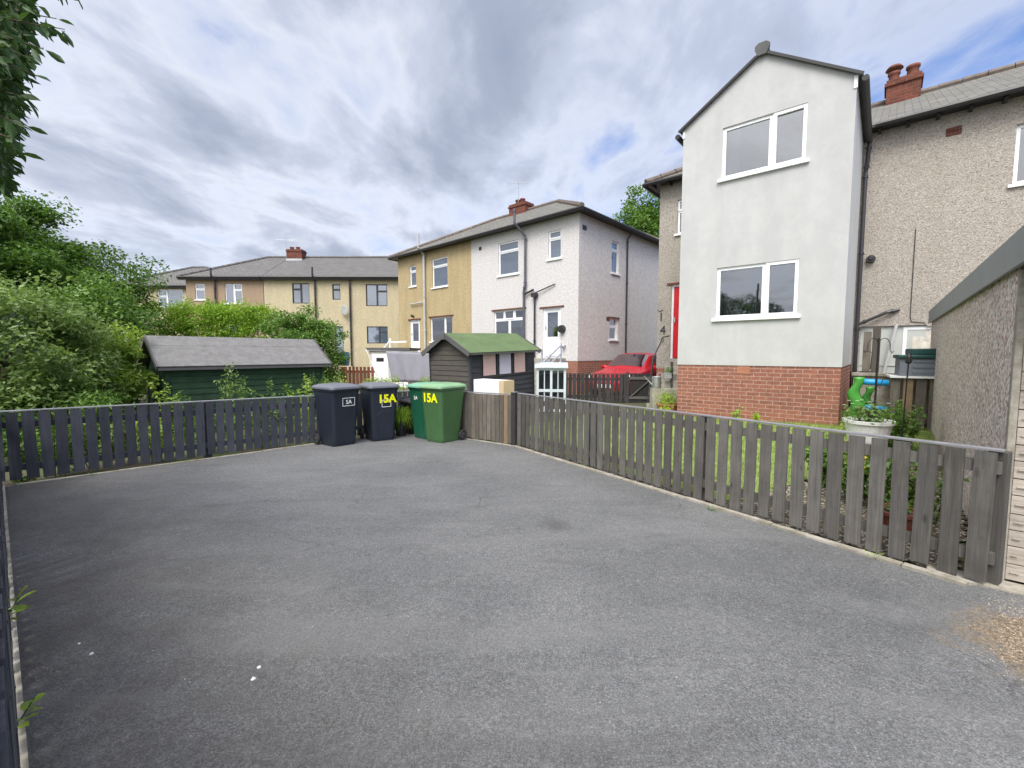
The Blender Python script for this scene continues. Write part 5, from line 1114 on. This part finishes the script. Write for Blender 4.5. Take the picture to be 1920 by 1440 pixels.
# bird feeder pole with two scrolled arms
fp = at(1638, 800, 5.9); zt = at(1634, 634, 5.9).z; gz_ = T(fp.x, fp.y)
fd = thing('bird_feeder_pole', 'black iron bird feeder pole with two curled arms behind the fence', 'bird feeder pole', (fp.x, fp.y, gz_), 0); hh = zt-gz_
m = MB(); m.tube([(0, 0, 0), (0, 0, hh)], .013, 8); m.build('pole', M_black, fd)
for sg, wd in ((-1, .14), (1, .16)):
    m = MB(); pts = [(sg*wd/2-sg*wd/2*math.cos(a), 0, hh-.1+.1*math.sin(a)) for a in np.linspace(0, math.pi, 9)]+[(sg*wd, 0, hh-.16), (sg*(wd+.03), 0, hh-.2), (sg*(wd+.055), 0, hh-.17)]; m.tube(pts, .005, 6)
    if sg < 0: m.tube([(-wd-.05, 0, hh-.17), (-wd+.06, 0, hh-.19), (-wd+.05, 0, hh-.42)], .005, 6)
    m.build('curled_arm', M_black, fd)
m = MB(); m.lathe([(.075, 0), (.08, .012), (.06, .014), (.01, .004)], 16, (-.15, 0, hh-.46)); m.build('feeding_dish', M_black, fd)
m = MB(); m.tube([(0, 0, hh*.62), (.05, 0, hh*.58), (.09, 0, hh*.66)], .005, 6); m.tube([(0, 0, .75), (-.1, .0, .72), (-.2, 0, .76)], .006, 6); m.build('side_hook', M_black, fd)
# second thin pole with small cage feeder
fp = at(1692, 790, 5.6); gz_ = T(fp.x, fp.y); zt = at(1699, 682, 5.6).z
fd = thing('garden_stake', 'thin dark garden stake with a small lantern on top near the garage', 'garden stake', (fp.x, fp.y, gz_), 0); m = MB(); m.tube([(0, 0, 0), (.03, 0, zt-gz_)], .008, 6); m.build('stake', M_black, fd); m = MB(); m.lathe([(.02, 0), (.035, .02), (.03, .09), (.012, .13)], 10, (.03, 0, zt-gz_)); m.build('lantern', M_black, fd)
# toy: green ends with blue tubes
tp = at(1604, 760, 7.3); gz_ = T(tp.x, tp.y); ty = thing('garden_toy', 'lime green and blue plastic climbing toy behind the brick extension corner', 'garden toy', (tp.x, tp.y, gz_), R(-38)); z1 = at(1604, 707, 7.3).z-gz_; z0 = at(1600, 768, 7.3).z-gz_
m = MB(); prof = []
for i in range(15):
    t = i/14; zz = z0+(z1-z0)*t; wv = .035*math.sin(t*math.pi*2.6+.5); prof.append(((.0+wv, zz), .085+.02*math.sin(t*6)))
m.loft([[(c[0]-w_, -.06, c[1]), (c[0]-w_*.4, -.09, c[1]), (c[0]+w_*.8, -.07, c[1]), (c[0]+w_, .05, c[1]), (c[0], .09, c[1])] for c, w_ in prof]); m.build('side_frame', M_toyg, ty, smooth=True, fix=True)
m = MB(); m.tube([(0, 0, 0), (-.02, 0, z0+.05)], .07, 10); m.build('foot', M_toyg, ty)
m = MB(); m.m = Matrix.Translation((.16, .30, 0)) @ Matrix.Scale(.8, 4); m.loft([[(c[0]-w_, -.06, c[1]), (c[0]-w_*.4, -.09, c[1]), (c[0]+w_*.8, -.07, c[1]), (c[0]+w_, .05, c[1]), (c[0], .09, c[1])] for c, w_ in prof]); m.build('side_frame', M_toyg, ty, smooth=True, fix=True)
for zz, rr_ in ((z1-.07, .05), (z0+.05, .04)):
    m = MB(); m.tube([(.02, 0, zz), (.40, .1, zz-.02)], rr_, 12); m.build('crossbar', M_toyb, ty, smooth=True)
# white planter with flowers
def planter(name, label, px, py, D, r, h, mat, cat='planter'):
    p = at(px, py, D); gz_ = T(p.x, p.y); zt = p.z; root = thing(name, label, cat, (p.x, p.y, zt-h), 0)
    m = MB(); m.lathe([(r*.75, 0), (r*.8, h*.1), (r*.97, h*.85), (r*1.05, h*.86), (r*1.06, h), (r*.95, h), (r*.93, h*.9)], 28); m.build('pot', mat, root, smooth=False); m = MB(); m.lathe([(r*.9, h*.86), (r*.85, h*.9), (.02, h*.92)], 16); m.build('compost', M_soil, root); return root
def plantlet(root, r, h, z, n, L, W, mat, seed, flower=None, nf=0, name='foliage', up=.5, fs=.03):
    rg = np.random.default_rng(seed); pts = rg.normal(size=(n, 3))*np.array([r*.5, r*.5, h*.28]); pts[:, 2] = np.abs(pts[:, 2]+h*.35)+z; leaves(name, pts, L, W, mat, root, seed, up=up)
    m = MB()
    for k in range(max(3, n//60)):
        a = rg.uniform(0, 6.28); m.tube([(0, 0, z-.03), (r*.3*math.cos(a), r*.3*math.sin(a), z+h*.4), (r*.55*math.cos(a), r*.55*math.sin(a), z+h*.75)], [.006, .005, .002], 5)
    m.build('stem', M_bark if mat is not L_grass else L_grass, root)
    if flower:
        for k in range(nf):
            f = MB(); c = Vector((rg.normal()*r*.45, rg.normal()*r*.45, z+h*rg.uniform(.55, 1))); 
            for q in range(6):
                a = q*1.05+k; f.add([c, c+Vector((fs*math.cos(a-.4), fs*math.sin(a-.4), fs*.3)), c+Vector((fs*1.4*math.cos(a), fs*1.4*math.sin(a), fs*.1)), c+Vector((fs*math.cos(a+.4), fs*math.sin(a+.4), fs*.3))], [(0, 1, 2, 3)])
            f.build('flower', flower, root)
pl = planter('planter', 'round white planter with pink and white flowers behind the fence', 1628, 787, 5.7, .26, .30, M_white); plantlet(pl, .3, .28, .27, 420, .05, .03, L_mid, 3, M_wfl, 12, fs=.018)
pt = planter('flower_pot', 'terracotta pot showing between the near pickets', 1680, 955, 3.55, .15, .22, plain('dark_terracotta', (.20, .06, .04), .7)); plantlet(pt, .12, .1, .2, 60, .05, .02, L_mid, 4)
pt = planter('flower_pot', 'terracotta pot with feathery green plant at the foot of the steps', 1252, 756, 9.9, .24, .25, M_terra); plantlet(pt, .26, .32, .23, 700, .06, .012, L_lime, 5, up=.1)
# watering can hanging from the gate end
wp = at(1231, 716, 10.3); wc = thing('watering_can', 'galvanised watering can with a long spout beside the concrete steps', 'watering can', (wp.x, wp.y, wp.z-.14), R(-10))
m = MB(); m.lathe([(.10, 0), (.11, .01), (.11, .26), (.1, .27), (.09, .26), (.09, .05)], 20); m.build('can_body', M_chrome, wc, smooth=False); m = MB(); m.tube([(-.09, 0, .06), (-.19, 0, .17), (-.27, 0, .25)], [.02, .013, .010], 8); m.lathe([(.012, 0), (.03, .025)], 10, (-.27, 0, .25)); m.build('spout', M_chrome, wc); m = MB(); m.tube([(0, 0, .26), (.04, 0, .36), (.14, 0, .34), (.15, 0, .2), (.11, 0, .1)], .01, 8); m.build('handle', M_chrome, wc)
wb = MB(); wb.box(wp.x-.12, wp.y-.1, -.2, wp.x+.12, wp.y+.1, wp.z-.142); tag(wb.build('low_pillar', M_step), 'low concrete pillar carrying the watering can', 'pillar')
# wall pocket plant on the post by the steps
hp = at(1256, 690, 10.8); pr = thing('hanging_planter', 'small grey hanging planter with trailing plant beside the red door', 'planter', (hp.x, hp.y, hp.z-.25), 0); m = MB(); m.box(-.12, -.08, 0, .02, .06, .14); m.build('trough', M_gpipe, pr); m = MB(); m.bar((.05, 0, -.2), (.05, 0, .4), .05); m.tube([(.05, 0, -.2), (.05, 0, hp.z*-1+.25)], .012, 6); m.build('support', M_greyfence, pr); plantlet(pr, .12, .15, .15, 120, .05, .02, L_mid, 8)
# storage box, timber posts near house corner
bp = at(1686, 704, 7.2); sb = thing('storage_box', 'grey plastic garden storage box with dark green lid against the garage', 'storage box', (bp.x, bp.y, bp.z), ANG+R(6)); zt = at(1686, 672, 7.2).z-bp.z
m = MB(); m.box(0, 0, -.0, .8, .5, zt)
for k in range(3): m.box(.16, -.012, .04+k*zt/3.2, .8, -.001, zt/3.2+k*zt/3.2)
m.build('box_body', M_boxgrey, sb, bevel=.01); m = MB(); m.box(-.03, -.04, zt, .85, .54, zt+.06); m.box(.12, .0, zt+.061, .85, .5, zt+.16); m.build('box_lid', M_boxlid, sb, bevel=.015)
tb = thing('timber_screen', 'raw timber boards under the grey storage box', 'fence', (bp.x, bp.y, T(bp.x, bp.y)), ANG+R(6)); hh = bp.z-T(bp.x, bp.y)-.04
m = MB(); m.box(-.12, -.05, hh+.002, .9, .55, hh+.035); m.build('shelf', M_white, tb)
for k in range(6): m = MB(); m.box(-.1+k*.16, .0, 0, .02+k*.16, .025, hh); m.build('board', M_tan if k in (1, 4) else M_greyfence, tb)
pp = at(1612, 760, 8.3); g = thing('timber_gate', 'narrow weathered timber gate between the extension and the garden wall', 'gate', (pp.x, pp.y, T(pp.x, pp.y)), ANG); zt = at(1612, 622, 8.3).z-T(pp.x, pp.y)
for k in range(2): m = MB(); m.box(k*.13, 0, 0, .12+k*.13, .03, zt+k*.08); m.build('board', M_greyfence, g)
lw = at(1640, 705, 7.9); m = MB(); m.m = face(lw.x, lw.y, ANG); m.box(-.3, 0, -.2, .75, .2, lw.z); m.box(-.33, -.04, lw.z, .78, .24, lw.z+.05); tag(m.build('garden_wall', M_conc), 'low rendered garden wall with a pale coping behind the bird feeder', 'wall')
# leaning stick: pale drain pipe slanting against the wall
a_, b_ = HF.hit(1681, 608), HF.hit(1655, 705); pipe(H, [(a_[0], -.06, a_[1]), (b_[0], -.1, b_[1])], .03, M_gpipe, 'waste_pipe', clips=False)
# ================================================================ TREES, HEDGES, PLANTS
def tree(name, label, base, crown, rad, ncl, cr, nleaf, L, W, mat, seed, cat='tree', group=None, trunk_r=.16, shell=.5, extra=(), floor=None, cut=None, up=.6):
    root = thing(name, label, cat, tuple(base), 0, group); b = Vector(base); c = Vector(crown)-b
    pts = clump_pts(tuple(c), rad, ncl, cr, nleaf, seed, shell, floor=floor, cut=cut)
    for (ec, er, en) in extra: pts = np.concatenate([pts, clump_pts(tuple(Vector(ec)-b), er, en, cr, nleaf, seed+9, shell, floor=floor, cut=cut)])
    leaves('crown', pts, L, W, mat, root, seed, up=up); rg = np.random.default_rng(seed); idx = rg.choice(len(pts), 14)
    m = MB(); limbs(m, (0, 0, -.1), (c.x, c.y, c.z+rad[2]*.45), trunk_r, [tuple(pts[i]) for i in idx], seed); m.build('trunk', M_bark, root, smooth=True); return root
tz = lambda x, y: T(x, y)
tree('broadleaf_tree', 'big dark green tree filling the left edge behind the blue fence', (-11.2, 10.2, -.2), (-11.6, 10.4, 2.85), (2.75, 2.7, 2.7), 250, .55, 420, .10, .055, L_dark, 1, floor=.3, shell=.38, cut=lambda q: q[0]+.4+max(0, q[2]-2.4)*.75 < 2.35)
tree('small_tree', 'mid green bushy tree overlapping the right of the big left tree', (-9.4, 9.6, -.2), (-9.55, 9.7, 1.65), (1.15, 1.1, 1.55), 80, .42, 260, .085, .045, L_mid, 2, floor=.1)
tree('elder_bush', 'pale green leafy bush in front of the big tree at the far left', (-8.3, 7.0, -.2), (-8.2, 7.2, 1.35), (1.45, 1.3, 1.35), 120, .36, 230, .085, .042, L_olive, 3, cat='bush', trunk_r=.07, floor=.02)
tree('laurel_bush', 'bright yellow green laurel at the left end of the green shed', (-7.85, 8.35, -.2), (-7.85, 8.35, .95), (.55, .6, 1.0), 60, .28, 170, .10, .04, L_yel, 4, cat='bush', trunk_r=.05, floor=.02, up=.3)
tree('fern_bush', 'low spreading pale green bush directly behind the far blue fence', (-7.3, 6.75, -.2), (-7.2, 6.9, .35), (1.0, .85, .6), 55, .25, 190, .075, .032, L_mid, 14, cat='bush', trunk_r=.04, floor=-.1)
hedge_cut = lambda q: True
def hedge(name, label, p0, p1, w, z0, z1, mat, n, L, W, seed, cat='hedge', ncl=None, cr=.22):
    p0 = Vector(p0); p1 = Vector(p1); d = p1-p0; Ln = d.length; root = thing(name, label, cat, (p0.x, p0.y, z0), 0); rg = np.random.default_rng(seed); dn = d.normalized(); nn = Vector((-dn.y, dn.x, 0))
    pts = []
    for k in range(ncl or int(Ln*(z1-z0)*14)):
        s_ = rg.uniform(0, Ln); zz = (z1-z0)*(1-rg.random()**1.6); sd = rg.choice([-1, 1])*w/2*rg.uniform(.5, 1); hz_ = zz+rg.normal()*.05; c = dn*s_+nn*sd; g = rg.normal(size=(n, 3)); g /= np.linalg.norm(g, axis=1)[:, None]; g *= (rg.random(n)**.5)[:, None]*cr*rg.uniform(.6, 1.3); pts.append(np.array([c.x, c.y, hz_-.1])+g)
    leaves('foliage', np.concatenate(pts), L, W, mat, root, seed, up=.4)
    m = MB()
    for k in range(int(Ln/.4)+2): c = dn*(k*.4); m.tube([(c.x, c.y, -.1), (c.x+.05, c.y, (z1-z0)*.5), (c.x, c.y+.05, (z1-z0)*.9)], [.025, .018, .008], 6)
    m.build('stem', M_bark, root); return root
h0 = P(325, 600, 13.2); h1 = P(505, 600, 13.6)
hedge('hedge', 'clipped lime green privet hedge showing above the grey shed roof', (h0.x-.9, h0.y, 0), (h1.x, h1.y, 0), .9, -.1, P(400, 571, 13.4).z, L_hedge, 150, .075, .04, 31, ncl=260, cr=.26)
b0 = P(568, 640, 12.9); tree('climber_bush', 'dark green climbing shrub at the right end of the green shed', (b0.x, b0.y, -.2), (b0.x, b0.y, 1.3), (1.2, .9, 1.5), 150, .32, 240, .08, .042, L_mid, 6, cat='bush', trunk_r=.06, floor=0)
h0 = P(650, 712, 11.4); h1 = P(800, 710, 11.2)
hedge('low_hedge', 'low yellow green hedge top running behind the navy bins', (h0.x-.9, h0.y, 0), (h1.x+.1, h1.y, 0), .7, -.25, P(700, 706, 11.3).z-.03, L_yel, 110, .055, .025, 33, cr=.16)
tw = P(1205, 420, 34); tree('poplar_tree', 'tree crown between the white house roof and the right hand house', (tw.x, tw.y, 0), (tw.x+.3, tw.y, tw.z-2.2), (2.5, 2.4, 5.4), 170, .75, 170, .2, .12, L_mid, 7, trunk_r=.25)
# plants in front of green shed (behind the fence)
def weeds(label, pos, h, r, n, mat, seed, L=.07, W=.03, name='leafy_weed', up=.3, cat='plant', group=None):
    x, y = pos; root = thing(name, label, cat, (x, y, T(x, y)), 0, group); rg = np.random.default_rng(seed); st = []; m = MB(); ns = max(5, n//70)
    for k in range(ns):
        a = rg.uniform(0, 6.28); rr_ = r*rg.uniform(.15, 1); hh_ = h*rg.uniform(.55, 1); b_ = Vector((rr_*.35*math.cos(a), rr_*.35*math.sin(a), 0)); t_ = Vector((rr_*math.cos(a), rr_*math.sin(a), hh_)); mid = b_.lerp(t_, .5)+Vector((0, 0, .1*hh_)); m.tube([b_, mid, t_], [.007, .005, .002], 5)
        for j in range(max(4, n//ns)):
            q = rg.uniform(.2, 1); p = b_.lerp(mid, q*2) if q < .5 else mid.lerp(t_, q*2-1); st.append((p.x+rg.normal()*.03, p.y+rg.normal()*.03, p.z+rg.normal()*.02))
    m.build('stem', L_mid, root); leaves('foliage', st, L, W, mat, root, seed, up=up); return root
for i, (px, D, py, r, n, mt, lb) in enumerate([(310, 8.0, 712, .25, 380, L_yel, 'leafy weed clump at the near corner of the green shed'), (345, 7.9, 705, .2, 260, L_mid, 'slim upright weed in front of the green shed, left half'), (430, 8.4, 682, .28, 520, L_olive, 'tall pale weed reaching the green shed eaves'), (470, 8.5, 708, .35, 420, L_mid, 'broad weed clump in front of the middle of the green shed'), (530, 8.9, 702, .35, 480, L_mid, 'bushy weed in front of the right half of the green shed'),
    (575, 9.1, 700, .38, 620, L_yel, 'yellow green weed clump beside the leftmost bin'), (610, 9.7, 700, .4, 620, L_mid, 'mid green weed clump behind the leftmost bin')]):
    p = P(px, py, D); weeds(lb, (p.x, p.y), p.z-T(p.x, p.y)+.04, r, n, mt, 50+i, group='weeds between the fence and the green shed')
for i, (px, py, D, lb) in enumerate([(90, 800, 6.0, 'low plants behind the left third of the far blue fence'), (180, 800, 6.4, 'russet tinged plants behind the far blue fence'), (270, 800, 6.9, 'green plants behind the blue fence left of the shed'), (370, 790, 7.4, 'green plants behind the blue fence before the shed'), (470, 780, 8.0, 'green plants behind the blue fence near its middle'), (550, 775, 8.6, 'green plants behind the blue fence by the bins')]):
    p = P(px, py, D); q = ab(8.25+.1*(i % 2), p.dot(B)); weeds(lb, (q.x, q.y), .75, .42, 620, (L_mid, L_olive, L_yel)[i % 3], 70+i, group='plants behind the far blue fence')
# flower bed plants behind the near end of the long fence
for i, (px, py, D, h, lb, fl) in enumerate([(1560, 900, 4.7, .62, 'leafy green plant behind the pickets at the end of the lawn', 0), (1612, 900, 4.2, .6, 'yellow flowered plant between the near pickets', 5), (1690, 900, 3.9, .7, 'tall leafy plant behind the pickets near the garage wall', 2), (1745, 900, 3.7, .6, 'pale leafy plant against the garage wall', 0)]):
    p = P(px, py, D); w = weeds(lb, (p.x, p.y), h, .26, 420, (L_mid, L_dark, L_mid, L_olive)[i], 90+i, .07, .04, 'flowering_plant', group='plants in the flower bed by the garage')
    for k in range(fl):
        f = MB(); c = Vector((random.Random(k+i).uniform(-.16, .16), -.1, .42+.05*(k % 3)))
        for q in range(6): a = q*1.05; f.add([c, c+Vector((.035*math.cos(a-.4), -.01, .035*math.sin(a-.4))), c+Vector((.05*math.cos(a), -.02, .05*math.sin(a))), c+Vector((.035*math.cos(a+.4), -.01, .035*math.sin(a+.4)))], [(0, 1, 2, 3)])
        f.build('flower', M_flower, w)
for i, (px, py, D, h, r, mt, lb) in enumerate([(1690, 745, 5.9, .75, .35, L_mid, 'leafy green shrub at the foot of the garage wall'), (1665, 760, 6.1, .6, .3, L_mid, 'small leafy shrub left of the garden stake'), (1600, 785, 6.6, .35, .25, L_yel, 'low yellow green plant at the brick corner'), (1380, 755, 7.9, .5, .18, L_yel, 'spindly yellow green plant against the brick base'), (1418, 755, 7.7, .4, .15, L_lime, 'thin lime plant in front of the brick base'), (1250, 745, 9.3, .3, .2, L_lime, 'low green tuft by the terracotta pot')]):
    p = P(px, py, D); weeds(lb, (p.x, p.y), h, r, 950 if r > .29 else 360 if r > .2 else 110, mt, 110+i, .05, .03, 'garden_plant')
# grass tuft hanging over the fence between the bins
p = P(751, 745, 8.9); tf = thing('trailing_grass', 'bright green tuft of long grass drooping in the gap between the bins', 'plant', (p.x, p.y, plane_z(p.x, p.y)), 0); m = MB(); rr = random.Random(2)
for k in range(220):
    a = rr.uniform(0, 6.28); r_ = rr.uniform(.08, .30); b_ = Vector((rr.gauss(0, .03), rr.gauss(0, .03), .3)); t_ = b_+Vector((r_*math.cos(a), r_*math.sin(a), rr.uniform(.05, .32))); e_ = t_+Vector((r_*.5*math.cos(a), r_*.5*math.sin(a), -rr.uniform(.1, .3))); m.tube([b_, t_, e_], [.004, .0035, .001], 3, cap=False)
m.build('blades', L_lime, tf); m = MB(); m.lathe([(.1, 0), (.13, .28), (.12, .3)], 12); m.build('pot', M_black, tf)
# shoots coming through the near fence
def shoot(label, px, py, D, n, size, seed):
    p = P(px, py, D); root = thing('leafy_shoot', label, 'plant', (p.x, p.y, p.z), 0, 'shoots through the near fence'); rg = np.random.default_rng(seed); st = []; dr_ = []
    m = MB(); m.tube([(-.10, -.03, -.10), (-.03, 0, -.02), (.03, 0, .07)], [.004, .003, .0015], 6); m.build('stem', L_mid, root)
    for k in range(n):
        t = k/n; a = k*2.4; st.append((-.05+.08*t, 0, -.05+.12*t)); dr_.append((math.cos(a)*.8+.55, math.sin(a)*.6, .25+.3*rg.normal()))
    leaves('foliage', st, size, size*.55, L_yel, root, seed, droop=-.15, up=2.2, fine=True, dirs=dr_, jit=.2); return root
shoot('leafy shoot poking over the left kerb, the farther and larger of two', 28, 1142, 2.05, 9, .075, 1)
shoot('leafy shoot poking over the left kerb, the nearer and lower of two', 54, 1338, 1.55, 8, .05, 2)
p = G(38, 905); weeds('low green weed at the left corner where the two blue fences meet', (p.x+.02, p.y+.02), .12, .13, 90, L_mid, 131, .05, .03, 'corner_weed')
for i, (px, py, lb) in enumerate([(1092, 874, 'tiny yellowing weed in the kerb, near the far end of the long fence'), (1336, 957, 'small moss and weed tuft on the kerb halfway along the long fence'), (1640, 1046, 'dry weed tuft on the kerb by the near pickets'), (330, 868, 'small weed at the foot of the far blue fence, right of its middle post'), (175, 890, 'small weed at the foot of the far blue fence, left half')]):
    p = G(px, py); weeds(lb, (p.x, p.y), .05, .06, 60, (L_yel, L_mid, L_yel, L_mid, L_mid)[i], 140+i, .018, .008, 'kerb_weed', group='weeds along the kerbs')
# overhanging foliage close to the camera, top left (grows from beyond the near fence)
cl = thing('overhanging_tree', 'leafy branches hanging into the top left corner close to the viewer', 'tree', (-3.6, 1.5, 0), 0)
rg = np.random.default_rng(77); st = []; dr_ = []; m = MB()
m.tube([(0, 0, -.1), (.05, .1, 1.3), (.0, .3, 2.6), (.1, .4, 4.2)], [.09, .08, .06, .03], 10)
edge = [(20, -40), (150, -10), (120, 35), (135, 55), (100, 50), (95, 92), (70, 110), (78, 140), (55, 180), (60, 200), (48, 160), (42, 225), (62, 235), (45, 262), (55, 285), (40, 310), (60, 10), (90, 20), (30, 60), (10, 120), (20, 190), (10, 260), (-20, 40), (-30, 150), (-30, 260), (0, 325), (-40, -60), (60, -60), (110, -40), (-60, 330), (-80, 200), (-80, 60)]
base = Vector((-3.6, 1.5, 0))
for i, (px, py) in enumerate(edge):
    D = rg.uniform(1.75, 2.2); tip = P(px-14, py, D); rt = P(-230+rg.uniform(-40, 40), py-rg.uniform(10, 90), D+.1); sv = tip-rt
    md = rt.lerp(tip, .55)+Vector((0, 0, .05)); m.tube([rt-base, md-base, tip-base], [.009, .006, .0015], 6)
    tr = Vector((.0, .3, 1.6+.06*i)); m.tube([tr, rt-base], [.03, .009], 6)
    nl = 34
    for k in range(nl):
        q = .08+.95*(k/nl); pp_ = (rt.lerp(md, q/.55) if q < .55 else md.lerp(tip, min(1.02, (q-.55)/.45)))-base; sg = 1 if k % 2 else -1
        st.append((pp_.x+rg.normal()*.004, pp_.y+rg.normal()*.004, pp_.z+rg.normal()*.004)); dr_.append((.65+.3*rg.normal(), .5*sg+.3*rg.normal(), -.35+.55*rg.normal()))
for k in range(3000):
    py = rg.uniform(-90, 345); lim = (52-.05*abs(py-60)) if py < 120 else (44-.11*(py-120)); px = lim-abs(rg.normal())*60-6; D = rg.uniform(1.9, 2.7)
    q = P(px, py, D)-base; st.append(tuple(q)); dr_.append((.5*rg.normal()+.3, .5*rg.normal(), -.35+.55*rg.normal()))
m.build('branches', M_bark, cl, smooth=True)
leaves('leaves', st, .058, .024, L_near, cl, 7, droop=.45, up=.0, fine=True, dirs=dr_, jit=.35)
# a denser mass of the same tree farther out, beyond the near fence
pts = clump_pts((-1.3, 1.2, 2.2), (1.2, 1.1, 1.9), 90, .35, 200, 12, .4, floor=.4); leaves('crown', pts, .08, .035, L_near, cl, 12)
for i, (x, y, hh, s_) in enumerate([(-9.5, -1.5, 4.6, 5), (-8.0, -6.0, 4.2, 6)]):
    tree('garden_tree', ['leafy tree standing left of the viewer, nearer the driveway', 'leafy tree standing left of the viewer, farther behind'][i], (x, y, -.1), (x, y, hh*.58), (2.2, 2.2, hh*.42), 80, .5, 150, .12, .06, L_dark, 200+i)
